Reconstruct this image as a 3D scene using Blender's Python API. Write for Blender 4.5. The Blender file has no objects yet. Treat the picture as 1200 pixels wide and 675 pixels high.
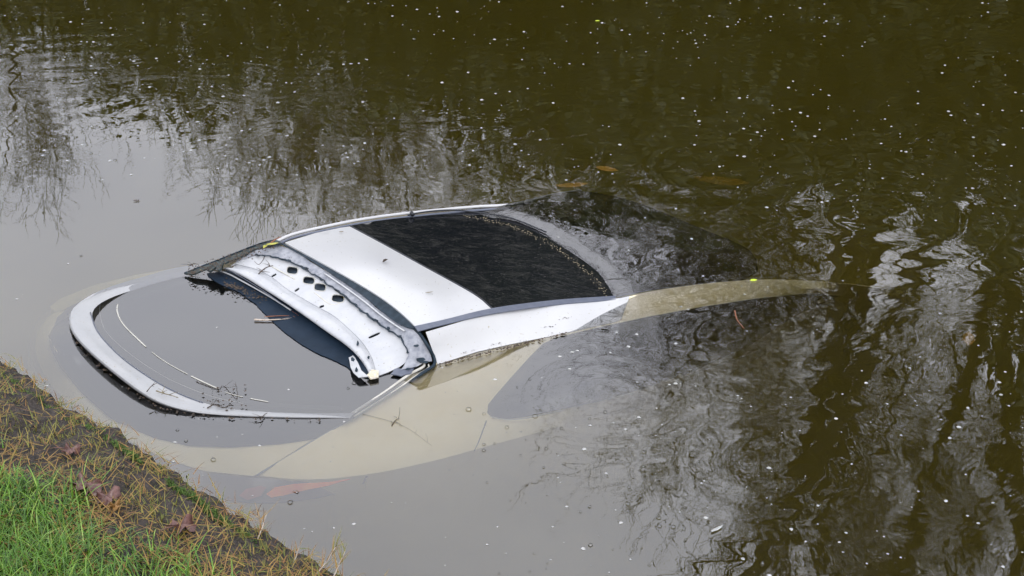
import bpy, bmesh, math, random
import numpy as np
from mathutils import noise as mn0
from mathutils import Vector, Matrix
from mathutils.geometry import delaunay_2d_cdt
R = math.radians
rnd = random.Random(11)
S = bpy.context.scene
C = S.collection

# ------------------------------------------------------------------ camera
CAM_H, PITCH, HFOV = 2.6, R(25.5), R(38)
cam = bpy.data.cameras.new('camera')
cam.sensor_width = 36
cam.lens = 18/math.tan(HFOV/2)
cam.clip_start = .05
cam.clip_end = 1500
co = bpy.data.objects.new('camera', cam)
C.objects.link(co)
co.location = (0, 0, CAM_H)
co.rotation_euler = (math.pi/2-PITCH, 0, 0)
S.camera = co
S.render.resolution_x, S.render.resolution_y = 1024, 576

# ------------------------------------------------------------------ world, sun, exposure
SUN_EL, SUN_AZ = R(46), R(172)          # soft sun behind the cloud, at the photographer's back
w = bpy.data.worlds.new('World')
S.world = w
w.use_nodes = True
nt = w.node_tree
nt.nodes.clear()
out = nt.nodes.new('ShaderNodeOutputWorld')
bg = nt.nodes.new('ShaderNodeBackground')
sky = nt.nodes.new('ShaderNodeTexSky')
sky.sky_type = 'NISHITA'
sky.sun_disc = False
sky.sun_elevation = SUN_EL
sky.sun_rotation = SUN_AZ
sky.dust_density = 4
hsv = nt.nodes.new('ShaderNodeHueSaturation')
hsv.inputs['Saturation'].default_value = .35
tc = nt.nodes.new('ShaderNodeTexCoord')
mp = nt.nodes.new('ShaderNodeMapping')
mp.inputs['Scale'].default_value = (1, 1, 2.6)
nz = nt.nodes.new('ShaderNodeTexNoise')
nz.inputs['Scale'].default_value = 2.3
nz.inputs['Detail'].default_value = 5
nz.inputs['Roughness'].default_value = .45
cr = nt.nodes.new('ShaderNodeValToRGB')
cr.color_ramp.elements[0].position = .33
cr.color_ramp.elements[0].color = (13.2, 13.6, 15.2, 1)
cr.color_ramp.elements[1].position = .68
cr.color_ramp.elements[1].color = (18.2, 18.3, 18.8, 1)
mx = nt.nodes.new('ShaderNodeMix')
mx.data_type = 'RGBA'
mx.inputs[0].default_value = .88        # cloud cover over the blue
L = nt.links.new
L(sky.outputs[0], hsv.inputs['Color'])
L(tc.outputs['Generated'], mp.inputs[0])
L(mp.outputs[0], nz.inputs['Vector'])
L(nz.outputs[0], cr.inputs[0])
L(hsv.outputs[0], mx.inputs[6])
L(cr.outputs[0], mx.inputs[7])
L(mx.outputs[2], bg.inputs[0])
bg.inputs[1].default_value = .1
L(bg.outputs[0], out.inputs[0])

sl = bpy.data.lights.new('sun', 'SUN')
sl.energy = .9
sl.angle = R(14)
sl.color = (1, .96, .9)
so = bpy.data.objects.new('sun', sl)
C.objects.link(so)
sd = Vector((math.sin(SUN_AZ)*math.cos(SUN_EL), math.cos(SUN_AZ)*math.cos(SUN_EL), math.sin(SUN_EL)))
so.rotation_euler = sd.to_track_quat('Z', 'Y').to_euler()
so.location = sd*30

S.view_settings.view_transform = 'Standard'
S.view_settings.look = 'None'
S.view_settings.exposure = .15
S.view_settings.gamma = 1
S.cycles.use_denoising = True
S.cycles.max_bounces = 8
S.cycles.diffuse_bounces = 2
S.cycles.glossy_bounces = 2
S.cycles.volume_bounces = 2
S.cycles.transparent_max_bounces = 16
S.cycles.use_adaptive_sampling = True
S.cycles.adaptive_threshold = .015

# ------------------------------------------------------------------ helpers
FOC = 600/math.tan(HFOV/2)


def W(px, py, z=0.0):
    """the point at height z that stands in the direction (px,py) of the 1200x675 survey picture"""
    c, s = math.cos(PITCH), math.sin(PITCH)
    x, u = px-600, 337.5-py
    d = Vector((x, u*s+FOC*c, u*c-FOC*s))
    t = (z-CAM_H)/d.z
    return Vector((d.x*t, d.y*t, z))


def put(o, label=None, cat=None, group=None, kind=None):
    if label: o['label'] = label
    if cat: o['category'] = cat
    if group: o['group'] = group
    if kind: o['kind'] = kind
    return o


def mesh_obj(name, verts, faces, mat=None, parent=None, smooth=True, loc=None, vcol=None, mats=None, midx=None):
    me = bpy.data.meshes.new(name)
    base = Vector((0, 0, 0))
    if parent is not None:
        base = parent.matrix_world.translation if parent.parent is None else Vector(parent['_o'])
    if loc is not None:
        base = Vector(loc)
    me.from_pydata([tuple(Vector(v)-base) for v in verts], [], faces)
    if mats:
        for m in mats: me.materials.append(m)
        me.polygons.foreach_set('material_index', midx)
    elif mat:
        me.materials.append(mat)
    if smooth:
        me.polygons.foreach_set('use_smooth', [True]*len(me.polygons))
    if vcol is not None:
        a = me.attributes.new('tint', 'FLOAT', 'POINT')
        a.data.foreach_set('value', vcol)
    me.update()
    o = bpy.data.objects.new(name, me)
    C.objects.link(o)
    if parent is not None:
        o.parent = parent
    elif loc is not None:
        o.location = loc
    return o


def empty(name, loc):
    o = bpy.data.objects.new(name, None)
    o.empty_display_size = .1
    C.objects.link(o)
    o.location = loc
    o.matrix_world = Matrix.Translation(loc)
    return o


def cat_curve(pts, n):
    """resample a polyline of k-tuples by arc length through a Catmull-Rom"""
    P = [np.array(p, float) for p in pts]
    if len(P) == 2:
        return [tuple(P[0]+(P[1]-P[0])*i/(n-1)) for i in range(n)]
    Q = [2*P[0]-P[1]]+P+[2*P[-1]-P[-2]]
    d = []
    for i in range(1, len(Q)-2):
        for k in range(14):
            t = k/14
            a, b, c, e = Q[i-1], Q[i], Q[i+1], Q[i+2]
            d.append(.5*((2*b)+(c-a)*t+(2*a-5*b+4*c-e)*t*t+(3*b-a-3*c+e)*t**3))
    d.append(P[-1])
    d = np.array(d)
    s = np.concatenate([[0], np.cumsum(np.linalg.norm(np.diff(d, axis=0)[:, :2], axis=1))])
    tt = np.linspace(0, s[-1], n)
    return [tuple(np.interp(t, s, d[:, j]) for j in range(d.shape[1])) for t in tt]


def rbf(ctrl, c=25.):
    P = np.array(ctrl, float)
    n = len(P)
    D = np.sqrt(((P[:, None, :2]-P[None, :, :2])**2).sum(-1)+c*c)
    A = np.zeros((n+1, n+1))
    A[:n, :n] = D
    A[:n, n] = 1
    A[n, :n] = 1
    b = np.concatenate([P[:, 2], [0]])
    wt = np.linalg.solve(A+np.diag([1e-7]*(n+1)), b)

    def f(x, y):
        return float((np.sqrt((P[:, 0]-x)**2+(P[:, 1]-y)**2+c*c)*wt[:n]).sum()+wt[n])
    return f


def inside(p, poly):
    x, y = p
    r = False
    j = len(poly)-1
    for i in range(len(poly)):
        a, b = poly[i], poly[j]
        if (a[1] > y) != (b[1] > y) and x < (b[0]-a[0])*(y-a[1])/(b[1]-a[1])+a[0]:
            r = not r
        j = i
    return r


def densify(poly, step):
    o = []
    for i in range(len(poly)):
        a, b = poly[i], poly[(i+1) % len(poly)]
        n = max(1, int(math.dist(a[:2], b[:2])/step))
        for k in range(n):
            o.append((a[0]+(b[0]-a[0])*k/n, a[1]+(b[1]-a[1])*k/n))
    return o


def densify_open(poly, step):
    return densify(poly, step)[:len(densify(poly, step))-max(1, int(math.dist(poly[-1], poly[0])/step))+1]


def sheet(name, poly, zf, mat, parent, step=7, holes=(), thick=.004, off=0., jit=0., loc=None):
    """a curved panel with real thickness: outline in survey coordinates, height field zf"""
    poly = densify(poly, step)
    holes = [densify(h, step*.5) for h in holes]
    pts, edges = [], []
    for lp in [poly]+holes:
        b = len(pts)
        if jit:
            lp = [(x+rnd.uniform(-jit, jit), y+rnd.uniform(-jit, jit)*.6) for x, y in lp]
        pts += lp
        edges += [(b+i, b+(i+1) % len(lp)) for i in range(len(lp))]
    xs = [p[0] for p in poly]; ys = [p[1] for p in poly]
    nb = len(pts)
    bp = np.array(pts)
    y = min(ys)+step*.5; k = 0
    while y < max(ys):
        x = min(xs)+(step*.5 if k % 2 else 0)
        while x < max(xs):
            if inside((x, y), poly) and not any(inside((x, y), h) for h in holes):
                if ((bp-np.array((x, y)))**2).sum(1).min() > (step*.45)**2:
                    pts.append((x, y))
            x += step
        y += step*.85; k += 1
    v, e, f, *_ = delaunay_2d_cdt([Vector(p) for p in pts], edges, [], 0, 1e-5)
    F = []
    for t in f:
        cx = sum(v[i].x for i in t)/len(t); cy = sum(v[i].y for i in t)/len(t)
        if inside((cx, cy), poly) and not any(inside((cx, cy), h) for h in holes):
            F.append(tuple(t))
    V = [W(p.x, p.y, zf(p.x, p.y)+off) for p in v]
    # make faces point up
    FF = []
    for t in F:
        a, b, c = V[t[0]], V[t[1]], V[t[2]]
        FF.append(t if (b-a).cross(c-a).z >= 0 else t[::-1])
    o = mesh_obj(name, V, FF, mat, parent, loc=loc)
    if thick:
        m = o.modifiers.new('s', 'SOLIDIFY')
        m.thickness = thick
        m.offset = -1
        m = o.modifiers.new('e', 'EDGE_SPLIT')
        m.split_angle = R(38)
    return o


def loft(name, curves, n, mat, parent, flip=False, thick=0, smooth=True):
    rows = [cat_curve(c, n) for c in curves]
    V, F = [], []
    for r in rows:
        V += [W(*p) for p in r]
    for i in range(len(rows)-1):
        for j in range(n-1):
            a = i*n+j
            q = (a, a+1, a+n+1, a+n)
            F.append(q[::-1] if flip else q)
    o = mesh_obj(name, V, F, mat, parent, smooth)
    if thick:
        m = o.modifiers.new('s', 'SOLIDIFY'); m.thickness = thick; m.offset = -1
        m = o.modifiers.new('e', 'EDGE_SPLIT'); m.split_angle = R(38)
    return o


def tube_data(V, F, P, radii, k=5, squash=1.):
    P = [Vector(p) for p in P]
    base = len(V)
    n = len(P)
    up = Vector((0, 0, 1))
    for i, p in enumerate(P):
        t = (P[min(i+1, n-1)]-P[max(i-1, 0)]).normalized()
        a = t.cross(up)
        if a.length < 1e-3: a = t.cross(Vector((1, 0, 0)))
        a.normalize()
        b = a.cross(t)
        r = radii[i] if hasattr(radii, '__len__') else radii
        for j in range(k):
            th = 2*math.pi*j/k
            V.append(p+a*(math.cos(th)*r)+b*(math.sin(th)*r*squash))
    for i in range(n-1):
        for j in range(k):
            a = base+i*k+j; b = base+i*k+(j+1) % k
            F.append((a, b, b+k, a+k))
    F.append(tuple(base+j for j in range(k))[::-1])
    F.append(tuple(base+(n-1)*k+j for j in range(k)))


def strip_tube(name, pts, r, mat, parent=None, k=6, n=30, squash=1., loc=None):
    V, F = [], []
    P = [W(*p) for p in cat_curve(pts, n)]
    tube_data(V, F, P, r, k, squash)
    return mesh_obj(name, V, F, mat, parent, loc=loc)


# ------------------------------------------------------------------ materials
def newmat(name):
    m = bpy.data.materials.new(name)
    m.use_nodes = True
    t = m.node_tree
    t.nodes.clear()
    o = t.nodes.new('ShaderNodeOutputMaterial')
    return m, t, o


def nd(t, kind, **kw):
    n = t.nodes.new(kind)
    for k, v in kw.items():
        if k in n.inputs: n.inputs[k].default_value = v
        else: setattr(n, k, v)
    return n


def surf(name, c1, c2, scale=20, rough=.5, metal=0, bump=0, bscale=60, coat=0, detail=5, lo=.35, hi=.65, spec=.5, rough2=None, stretch=None, tint=None, speck=None):
    """noise-mottled principled material; tint=(c3,c4) mixes by the per-vertex 'tint' attribute; speck=(colour,scale,threshold)"""
    m, t, o = newmat(name)
    p = nd(t, 'ShaderNodeBsdfPrincipled', Roughness=rough, Metallic=metal)
    p.inputs['Specular IOR Level'].default_value = spec
    if coat:
        p.inputs['Coat Weight'].default_value = coat
        p.inputs['Coat Roughness'].default_value = .06
    tc = nd(t, 'ShaderNodeTexCoord')
    mpn = nd(t, 'ShaderNodeMapping')
    if stretch: mpn.inputs['Scale'].default_value = stretch
    t.links.new(tc.outputs['Object'], mpn.inputs[0])
    n = nd(t, 'ShaderNodeTexNoise', Scale=scale, Detail=detail, Roughness=.6)
    t.links.new(mpn.outputs[0], n.inputs['Vector'])
    r = nd(t, 'ShaderNodeValToRGB')
    r.color_ramp.elements[0].position = lo; r.color_ramp.elements[0].color = (*c1, 1)
    r.color_ramp.elements[1].position = hi; r.color_ramp.elements[1].color = (*c2, 1)
    t.links.new(n.outputs[0], r.inputs[0])
    col = r.outputs[0]
    if tint:
        at = nd(t, 'ShaderNodeAttribute', attribute_name='tint')
        r2 = nd(t, 'ShaderNodeValToRGB')
        els = r2.color_ramp.elements
        els[0].color = (*tint[0], 1); els[1].color = (*tint[-1], 1)
        for i, c in enumerate(tint[1:-1]):
            e = els.new((i+1)/(len(tint)-1)); e.color = (*c, 1)
        t.links.new(at.outputs['Fac'], r2.inputs[0])
        mm = nd(t, 'ShaderNodeMix', data_type='RGBA')
        mm.inputs[0].default_value = .85
        t.links.new(col, mm.inputs[6]); t.links.new(r2.outputs[0], mm.inputs[7])
        col = mm.outputs[2]
    if speck:
        v = nd(t, 'ShaderNodeTexNoise', Scale=speck[1], Detail=2.)
        t.links.new(tc.outputs['Object'], v.inputs['Vector'])
        g = nd(t, 'ShaderNodeMapRange')
        g.inputs[1].default_value = speck[2]; g.inputs[2].default_value = speck[2]+.05
        t.links.new(v.outputs[0], g.inputs[0])
        mm = nd(t, 'ShaderNodeMix', data_type='RGBA')
        t.links.new(g.outputs[0], mm.inputs[0])
        t.links.new(col, mm.inputs[6]); mm.inputs[7].default_value = (*speck[0], 1)
        col = mm.outputs[2]
    t.links.new(col, p.inputs['Base Color'])
    if rough2 is not None:
        mr = nd(t, 'ShaderNodeMapRange')
        mr.inputs[3].default_value = rough; mr.inputs[4].default_value = rough2
        t.links.new(n.outputs[0], mr.inputs[0]); t.links.new(mr.outputs[0], p.inputs['Roughness'])
    if bump:
        n2 = nd(t, 'ShaderNodeTexNoise', Scale=bscale, Detail=4.)
        t.links.new(mpn.outputs[0], n2.inputs['Vector'])
        b = nd(t, 'ShaderNodeBump', Strength=1., Distance=bump)
        t.links.new(n2.outputs[0], b.inputs['Height'])
        t.links.new(b.outputs[0], p.inputs['Normal'])
    t.links.new(p.outputs[0], o.inputs[0])
    return m


M = {}
M['paint'] = surf('white_car_paint', (.50, .505, .53), (.54, .545, .555), 4, .30, 0, .0003, 22, coat=.5, lo=.3, hi=.7, speck=((.38, .35, .28), 95, .68))
M['paint_dusty'] = surf('dusty_car_paint', (.36, .37, .39), (.41, .415, .43), 5, .4, 0, .0002, 40, coat=.2, speck=((.30, .27, .22), 130, .66))
M['paint_water_tint'] = surf('water_tinted_car_paint', (.80, .70, .44), (.85, .77, .55), 6, .45, 0, detail=3, speck=((.45, .40, .28), 60, .72))  # brightened and yellowed to put the underwater light into the colour; silt specks
M['metal'] = surf('bare_white_panel', (.46, .475, .51), (.53, .54, .565), 14, .38, 0, .0006, 25, speck=((.30, .28, .24), 110, .69))
M['flange'] = surf('old_adhesive', (.20, .215, .26), (.38, .395, .44), 30, .75, 0, .002, 60)
M['pale_trim'] = surf('pale_trim', (.45, .44, .40), (.62, .61, .56), 30, .5, 0, .001, 80)
M['seal'] = surf('dark_rubber_seal', (.010, .020, .030), (.028, .045, .065), 40, .5, 0, .001, 80, spec=.2)
M['groove'] = surf('grey_groove_trim', (.10, .115, .16), (.13, .145, .19), 40, .4)
M['dark'] = surf('black_plastic', (.008, .010, .016), (.02, .024, .034), 12, .45, 0, .0008, 60)
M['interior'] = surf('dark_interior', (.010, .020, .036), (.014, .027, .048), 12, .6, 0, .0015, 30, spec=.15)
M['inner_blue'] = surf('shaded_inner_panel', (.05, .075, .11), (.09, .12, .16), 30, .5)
M['green_black'] = surf('slimy_trim', (.008, .015, .017), (.045, .065, .068), 120, .4, 0, .003, 140, speck=((.30, .27, .12), 150, .66))
M['cream_frag'] = surf('torn_adhesive', (.55, .48, .30), (.75, .72, .65), 120, .7, 0, .003, 150)
M['glass_under'] = surf('submerged_dark_glass', (.010, .011, .014), (.016, .017, .022), 5, .25)
M['glass_under_l'] = surf('submerged_glass_border', (.03, .031, .034), (.04, .042, .045), 5, .25)
M['lamp'] = surf('tail_lamp_lens', (.10, .08, .09), (.17, .13, .13), 8, .2)
M['lamp_orange'] = surf('orange_lamp_reflector', (1., .20, .01), (1., .36, .04), 16, .3)
M['lamp_red'] = surf('red_lamp_reflector', (.34, .07, .05), (.42, .12, .09), 16, .3)
M['twig'] = surf('wet_twig', (.03, .022, .016), (.09, .06, .04), 60, .6)
M['redtwig'] = surf('red_brown_twig', (.22, .07, .03), (.32, .13, .06), 60, .6)
M['palestick'] = surf('pale_stick', (.42, .34, .27), (.55, .48, .42), 60, .6)
M['yleaf'] = surf('yellow_leaf', (.35, .36, .06), (.55, .52, .12), 60, .6)
M['oleaf'] = surf('orange_sunken_leaf', (.75, .38, .04), (.9, .55, .10), 30, .6)
M['gleaf'] = surf('yellow_green_leaf', (.45, .60, .03), (.6, .75, .06), 60, .6)
M['foam'] = surf('foam', (.28, .29, .28), (.52, .52, .52), 60, .35)
M['silt'] = surf('silt_crumbs', (.12, .10, .06), (.28, .24, .16), 60, .8)


def windscreen_mat():
    m, t, o = newmat('wet_dirty_windscreen')
    tc = nd(t, 'ShaderNodeTexCoord')
    mpn = nd(t, 'ShaderNodeMapping')
    mpn.inputs['Rotation'].default_value = (0, 0, R(-18))
    mpn.inputs['Scale'].default_value = (1, 1.6, 1)
    t.links.new(tc.outputs['Object'], mpn.inputs[0])
    n = nd(t, 'ShaderNodeTexNoise', Scale=9., Detail=8., Roughness=.75, Distortion=1.2)
    t.links.new(mpn.outputs[0], n.inputs['Vector'])
    r = nd(t, 'ShaderNodeValToRGB')
    r.color_ramp.elements[0].position = .50; r.color_ramp.elements[0].color = (.005, .006, .009, 1)
    r.color_ramp.elements[1].position = .85; r.color_ramp.elements[1].color = (.06, .058, .056, 1)
    t.links.new(n.outputs[0], r.inputs[0])
    n3 = nd(t, 'ShaderNodeTexNoise', Scale=150., Detail=2.)
    t.links.new(tc.outputs['Object'], n3.inputs['Vector'])
    g = nd(t, 'ShaderNodeMapRange')
    g.inputs[1].default_value = .60; g.inputs[2].default_value = .80
    t.links.new(n3.outputs[0], g.inputs[0])
    mm = nd(t, 'ShaderNodeMix', data_type='RGBA')
    t.links.new(g.outputs[0], mm.inputs[0]); t.links.new(r.outputs[0], mm.inputs[6])
    mm.inputs[7].default_value = (.12, .11, .105, 1)
    p = nd(t, 'ShaderNodeBsdfPrincipled', Roughness=.12)
    p.inputs['Specular IOR Level'].default_value = .9
    t.links.new(mm.outputs[2], p.inputs['Base Color'])
    mr = nd(t, 'ShaderNodeMapRange'); mr.inputs[3].default_value = .03; mr.inputs[4].default_value = .16
    t.links.new(n.outputs[0], mr.inputs[0]); t.links.new(mr.outputs[0], p.inputs['Roughness'])
    b = nd(t, 'ShaderNodeBump', Strength=1., Distance=.0013)
    n2 = nd(t, 'ShaderNodeTexNoise', Scale=8., Detail=6., Distortion=1.5)
    t.links.new(mpn.outputs[0], n2.inputs['Vector'])
    t.links.new(n2.outputs[0], b.inputs['Height']); t.links.new(b.outputs[0], p.inputs['Normal'])
    t.links.new(p.outputs[0], o.inputs[0])
    return m


M['screen'] = windscreen_mat()

# ------------------------------------------------------------------ WATER
def water_mat():
    m, t, o = newmat('murky_river_water')
    tc = nd(t, 'ShaderNodeTexCoord')
    lk = t.links.new
    # slow swirls warp everything else
    sw = nd(t, 'ShaderNodeTexNoise', Scale=.9, Detail=2.)
    lk(tc.outputs['Object'], sw.inputs['Vector'])
    sc = nd(t, 'ShaderNodeVectorMath', operation='SCALE'); sc.inputs['Scale'].default_value = 1.3
    lk(sw.outputs['Color'], sc.inputs[0])
    ad = nd(t, 'ShaderNodeVectorMath', operation='ADD')
    lk(tc.outputs['Object'], ad.inputs[0]); lk(sc.outputs[0], ad.inputs[1])

    def noise(scale, detail, amp, stretch=(1, 1, 1), dist=0., vec=None):
        mpn = nd(t, 'ShaderNodeMapping'); mpn.inputs['Scale'].default_value = stretch
        lk((vec or ad.outputs[0]), mpn.inputs[0])
        n = nd(t, 'ShaderNodeTexNoise', Scale=scale, Detail=detail, Roughness=.5, Distortion=dist)
        lk(mpn.outputs[0], n.inputs['Vector'])
        mu = nd(t, 'ShaderNodeMath', operation='MULTIPLY'); mu.inputs[1].default_value = amp
        lk(n.outputs[0], mu.inputs[0])
        return mu.outputs[0]

    def add(a, b):
        n = nd(t, 'ShaderNodeMath', operation='ADD'); lk(a, n.inputs[0]); lk(b, n.inputs[1]); return n.outputs[0]

    def mul(a, b):
        n = nd(t, 'ShaderNodeMath', operation='MULTIPLY'); lk(a, n.inputs[0]); lk(b, n.inputs[1]); return n.outputs[0]
    calm = noise(1.1, 2., 1.)                       # where the surface is livelier
    mr = nd(t, 'ShaderNodeMapRange'); mr.inputs[1].default_value = .35; mr.inputs[2].default_value = .65
    mr.inputs[3].default_value = .35; mr.inputs[4].default_value = 1.
    lk(calm, mr.inputs[0])
    mr_ = mr
    # the pool over the boot and the water beside the bank lie calm, the open river is livelier
    dp = nd(t, 'ShaderNodeVectorMath', operation='DOT_PRODUCT'); dp.inputs[1].default_value = (1, .5, 0)
    lk(tc.outputs['Object'], dp.inputs[0])
    live = nd(t, 'ShaderNodeMapRange', interpolation_type='SMOOTHSTEP')
    live.inputs[1].default_value = 1.5; live.inputs[2].default_value = 3.1; live.inputs[3].default_value = .12; live.inputs[4].default_value = 1.
    lk(dp.outputs['Value'], live.inputs[0])
    h = mul(noise(2.2, 2., .0019, (1, 1.5, 1)), live.outputs[0])
    mr = nd(t, 'ShaderNodeMath', operation='MULTIPLY'); lk(mr_.outputs[0], mr.inputs[0]); lk(live.outputs[0], mr.inputs[1])
    h = add(h, mul(noise(7., 2., .00055, (1, 1.4, 1), .6), mr.outputs[0]))
    h = add(h, mul(noise(24., 3., .00010, (1, 1.2, 1), .8), mr.outputs[0]))
    wv = nd(t, 'ShaderNodeTexWave', Scale=2.6, Distortion=9., Detail=2.)
    wv.inputs['Detail Scale'].default_value = 1.1
    lk(ad.outputs[0], wv.inputs['Vector'])
    wm = nd(t, 'ShaderNodeMath', operation='MULTIPLY'); wm.inputs[1].default_value = .00012
    lk(wv.outputs['Fac'], wm.inputs[0])
    h = add(h, mul(wm.outputs[0], mr.outputs[0]))
    far_ = nd(t, 'ShaderNodeSeparateXYZ'); lk(tc.outputs['Object'], far_.inputs[0])
    fm = nd(t, 'ShaderNodeMapRange', interpolation_type='SMOOTHSTEP')
    fm.inputs[1].default_value = 5.5; fm.inputs[2].default_value = 9.5; fm.inputs[3].default_value = 0; fm.inputs[4].default_value = 1
    lk(far_.outputs['Y'], fm.inputs[0])
    h = add(h, mul(noise(3.2, 3., .0019, (.55, 2.0, 1), .5), fm.outputs[0]))
    # a few ring ripples where drops fell
    for (px, py, fr, am) in ((708, 461, 70, .00016), (860, 395, 48, .00020), (830, 195, 26, .0006), (1020, 250, 34, .0004), (905, 545, 46, .0002), (60, 100, 30, .0004)):
        c = W(px, py, 0)
        sb = nd(t, 'ShaderNodeVectorMath', operation='DISTANCE'); sb.inputs[1].default_value = c
        lk(tc.outputs['Object'], sb.inputs[0])
        m1 = nd(t, 'ShaderNodeMath', operation='MULTIPLY'); m1.inputs[1].default_value = fr; lk(sb.outputs['Value'], m1.inputs[0])
        s1 = nd(t, 'ShaderNodeMath', operation='SINE'); lk(m1.outputs[0], s1.inputs[0])
        f1 = nd(t, 'ShaderNodeMapRange'); f1.inputs[1].default_value = .1; f1.inputs[2].default_value = 48/fr*.9
        f1.inputs[3].default_value = am; f1.inputs[4].default_value = 0
        lk(sb.outputs['Value'], f1.inputs[0])
        h = add(h, mul(s1.outputs[0], f1.outputs[0]))
    # the low swell where the river runs off the windscreen
    pa, pb, pc = W(600, 255, 0), W(680, 298, 0), W(724, 347, 0)
    ax, ay, bx, by, cx, cy = pa.x, pa.y, pb.x, pb.y, pc.x, pc.y
    dd = 2*(ax*(by-cy)+bx*(cy-ay)+cx*(ay-by))
    ux = ((ax*ax+ay*ay)*(by-cy)+(bx*bx+by*by)*(cy-ay)+(cx*cx+cy*cy)*(ay-by))/dd
    uy = ((ax*ax+ay*ay)*(cx-bx)+(bx*bx+by*by)*(ax-cx)+(cx*cx+cy*cy)*(bx-ax))/dd
    rad = math.hypot(ax-ux, ay-uy)
    ds = nd(t, 'ShaderNodeVectorMath', operation='DISTANCE'); ds.inputs[1].default_value = (ux, uy, 0)
    lk(tc.outputs['Object'], ds.inputs[0])
    wob = add(ds.outputs['Value'], noise(9., 3., .07, dist=.5))
    m1 = nd(t, 'ShaderNodeMapRange', interpolation_type='SMOOTHSTEP')
    m1.inputs[1].default_value = rad+.02; m1.inputs[2].default_value = rad+.12; m1.inputs[3].default_value = 0; m1.inputs[4].default_value = .0052
    lk(wob, m1.inputs[0])
    d2 = nd(t, 'ShaderNodeVectorMath', operation='DISTANCE'); d2.inputs[1].default_value = pb
    lk(tc.outputs['Object'], d2.inputs[0])
    m2 = nd(t, 'ShaderNodeMapRange', interpolation_type='SMOOTHSTEP')
    m2.inputs[1].default_value = .25; m2.inputs[2].default_value = .75; m2.inputs[3].default_value = 1; m2.inputs[4].default_value = 0
    lk(d2.outputs['Value'], m2.inputs[0])
    h = add(h, mul(m1.outputs[0], m2.outputs[0]))
    b = nd(t, 'ShaderNodeBump', Strength=1., Distance=1.)
    lk(h, b.inputs['Height'])
    fr = nd(t, 'ShaderNodeFresnel', IOR=2.25); lk(b.outputs[0], fr.inputs['Normal'])
    gl = nd(t, 'ShaderNodeBsdfGlossy', Roughness=.0); lk(b.outputs[0], gl.inputs['Normal'])
    gl.inputs['Color'].default_value = (.97, .97, 1, 1)
    tr = nd(t, 'ShaderNodeBsdfTransparent')
    ms = nd(t, 'ShaderNodeMixShader')
    lk(fr.outputs[0], ms.inputs[0]); lk(tr.outputs[0], ms.inputs[1]); lk(gl.outputs[0], ms.inputs[2])
    lk(ms.outputs[0], o.inputs['Surface'])
    v = nd(t, 'ShaderNodeVolumePrincipled')
    v.inputs['Color'].default_value = (.41, .355, .105, 1)
    v.inputs['Absorption Color'].default_value = (.35, .28, 0, 1)
    v.inputs['Density'].default_value = 2.3
    v.inputs['Anisotropy'].default_value = .2
    lk(v.outputs[0], o.inputs['Volume'])
    return m


def box(name, x0, y0, z0, x1, y1, z1, mat, parent=None, kind=None):
    V = [(x, y, z) for z in (z0, z1) for y in (y0, y1) for x in (x0, x1)]
    F = [(0, 2, 3, 1), (4, 5, 7, 6), (0, 1, 5, 4), (2, 6, 7, 3), (0, 4, 6, 2), (1, 3, 7, 5)]
    o = mesh_obj(name, V, F, mat, parent, smooth=False)
    if kind: o['kind'] = kind
    return o


YF = 17.0    # far waterline
box('water', -60, -1, -1.2, 60, YF+.8, 0, water_mat(), kind='structure')
bedm = surf('river_bed_mud', (.03, .026, .014), (.06, .05, .03), 3, .9, 0, .01, 20)
gm = surf('leafy_ground', (.03, .035, .015), (.08, .07, .035), 6, .95, 0, .03, 12)

# riverbed, far bank and land: one sheet out to the horizon
V, F = [], []
prof = [(-40, .25), (-2, .25), (-1.9, -1.3), (YF, -1.25), (YF+.3, -.25), (YF+.9, .35), (YF+2.5, 1.3), (YF+7, 2.1), (YF+30, 2.6), (900, 3)]
xs = [-900, -200, -60, -30]+[x for x in range(-28, 30, 2)]+[30, 60, 200, 900]
for (y, z) in prof:
    for x in xs:
        j = 0 if abs(z) > 2.8 or y < 0 else .25*math.sin(x*.7+y)*(y > YF)
        V.append((x, y+j, z+(.12*math.sin(x*1.3+y*2) if y > YF+1 else 0)))
nx = len(xs)
for i in range(len(prof)-1):
    for j in range(nx-1):
        a = i*nx+j
        F.append((a, a+1, a+nx+1, a+nx))
put(mesh_obj('ground', V, F, gm), kind='structure')

# ------------------------------------------------------------------ TREES (they stand on the far bank and show in the water)
bark = surf('tree_bark', (.03, .027, .02), (.075, .068, .05), 8, .9, 0, .02, 20, stretch=(3, 3, .6))
twigm = surf('bare_twigs', (.04, .033, .022), (.07, .06, .045), 8, .9)
leafm = surf('evergreen_leaves', (.018, .028, .008), (.045, .06, .018), 3, .6)


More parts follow.
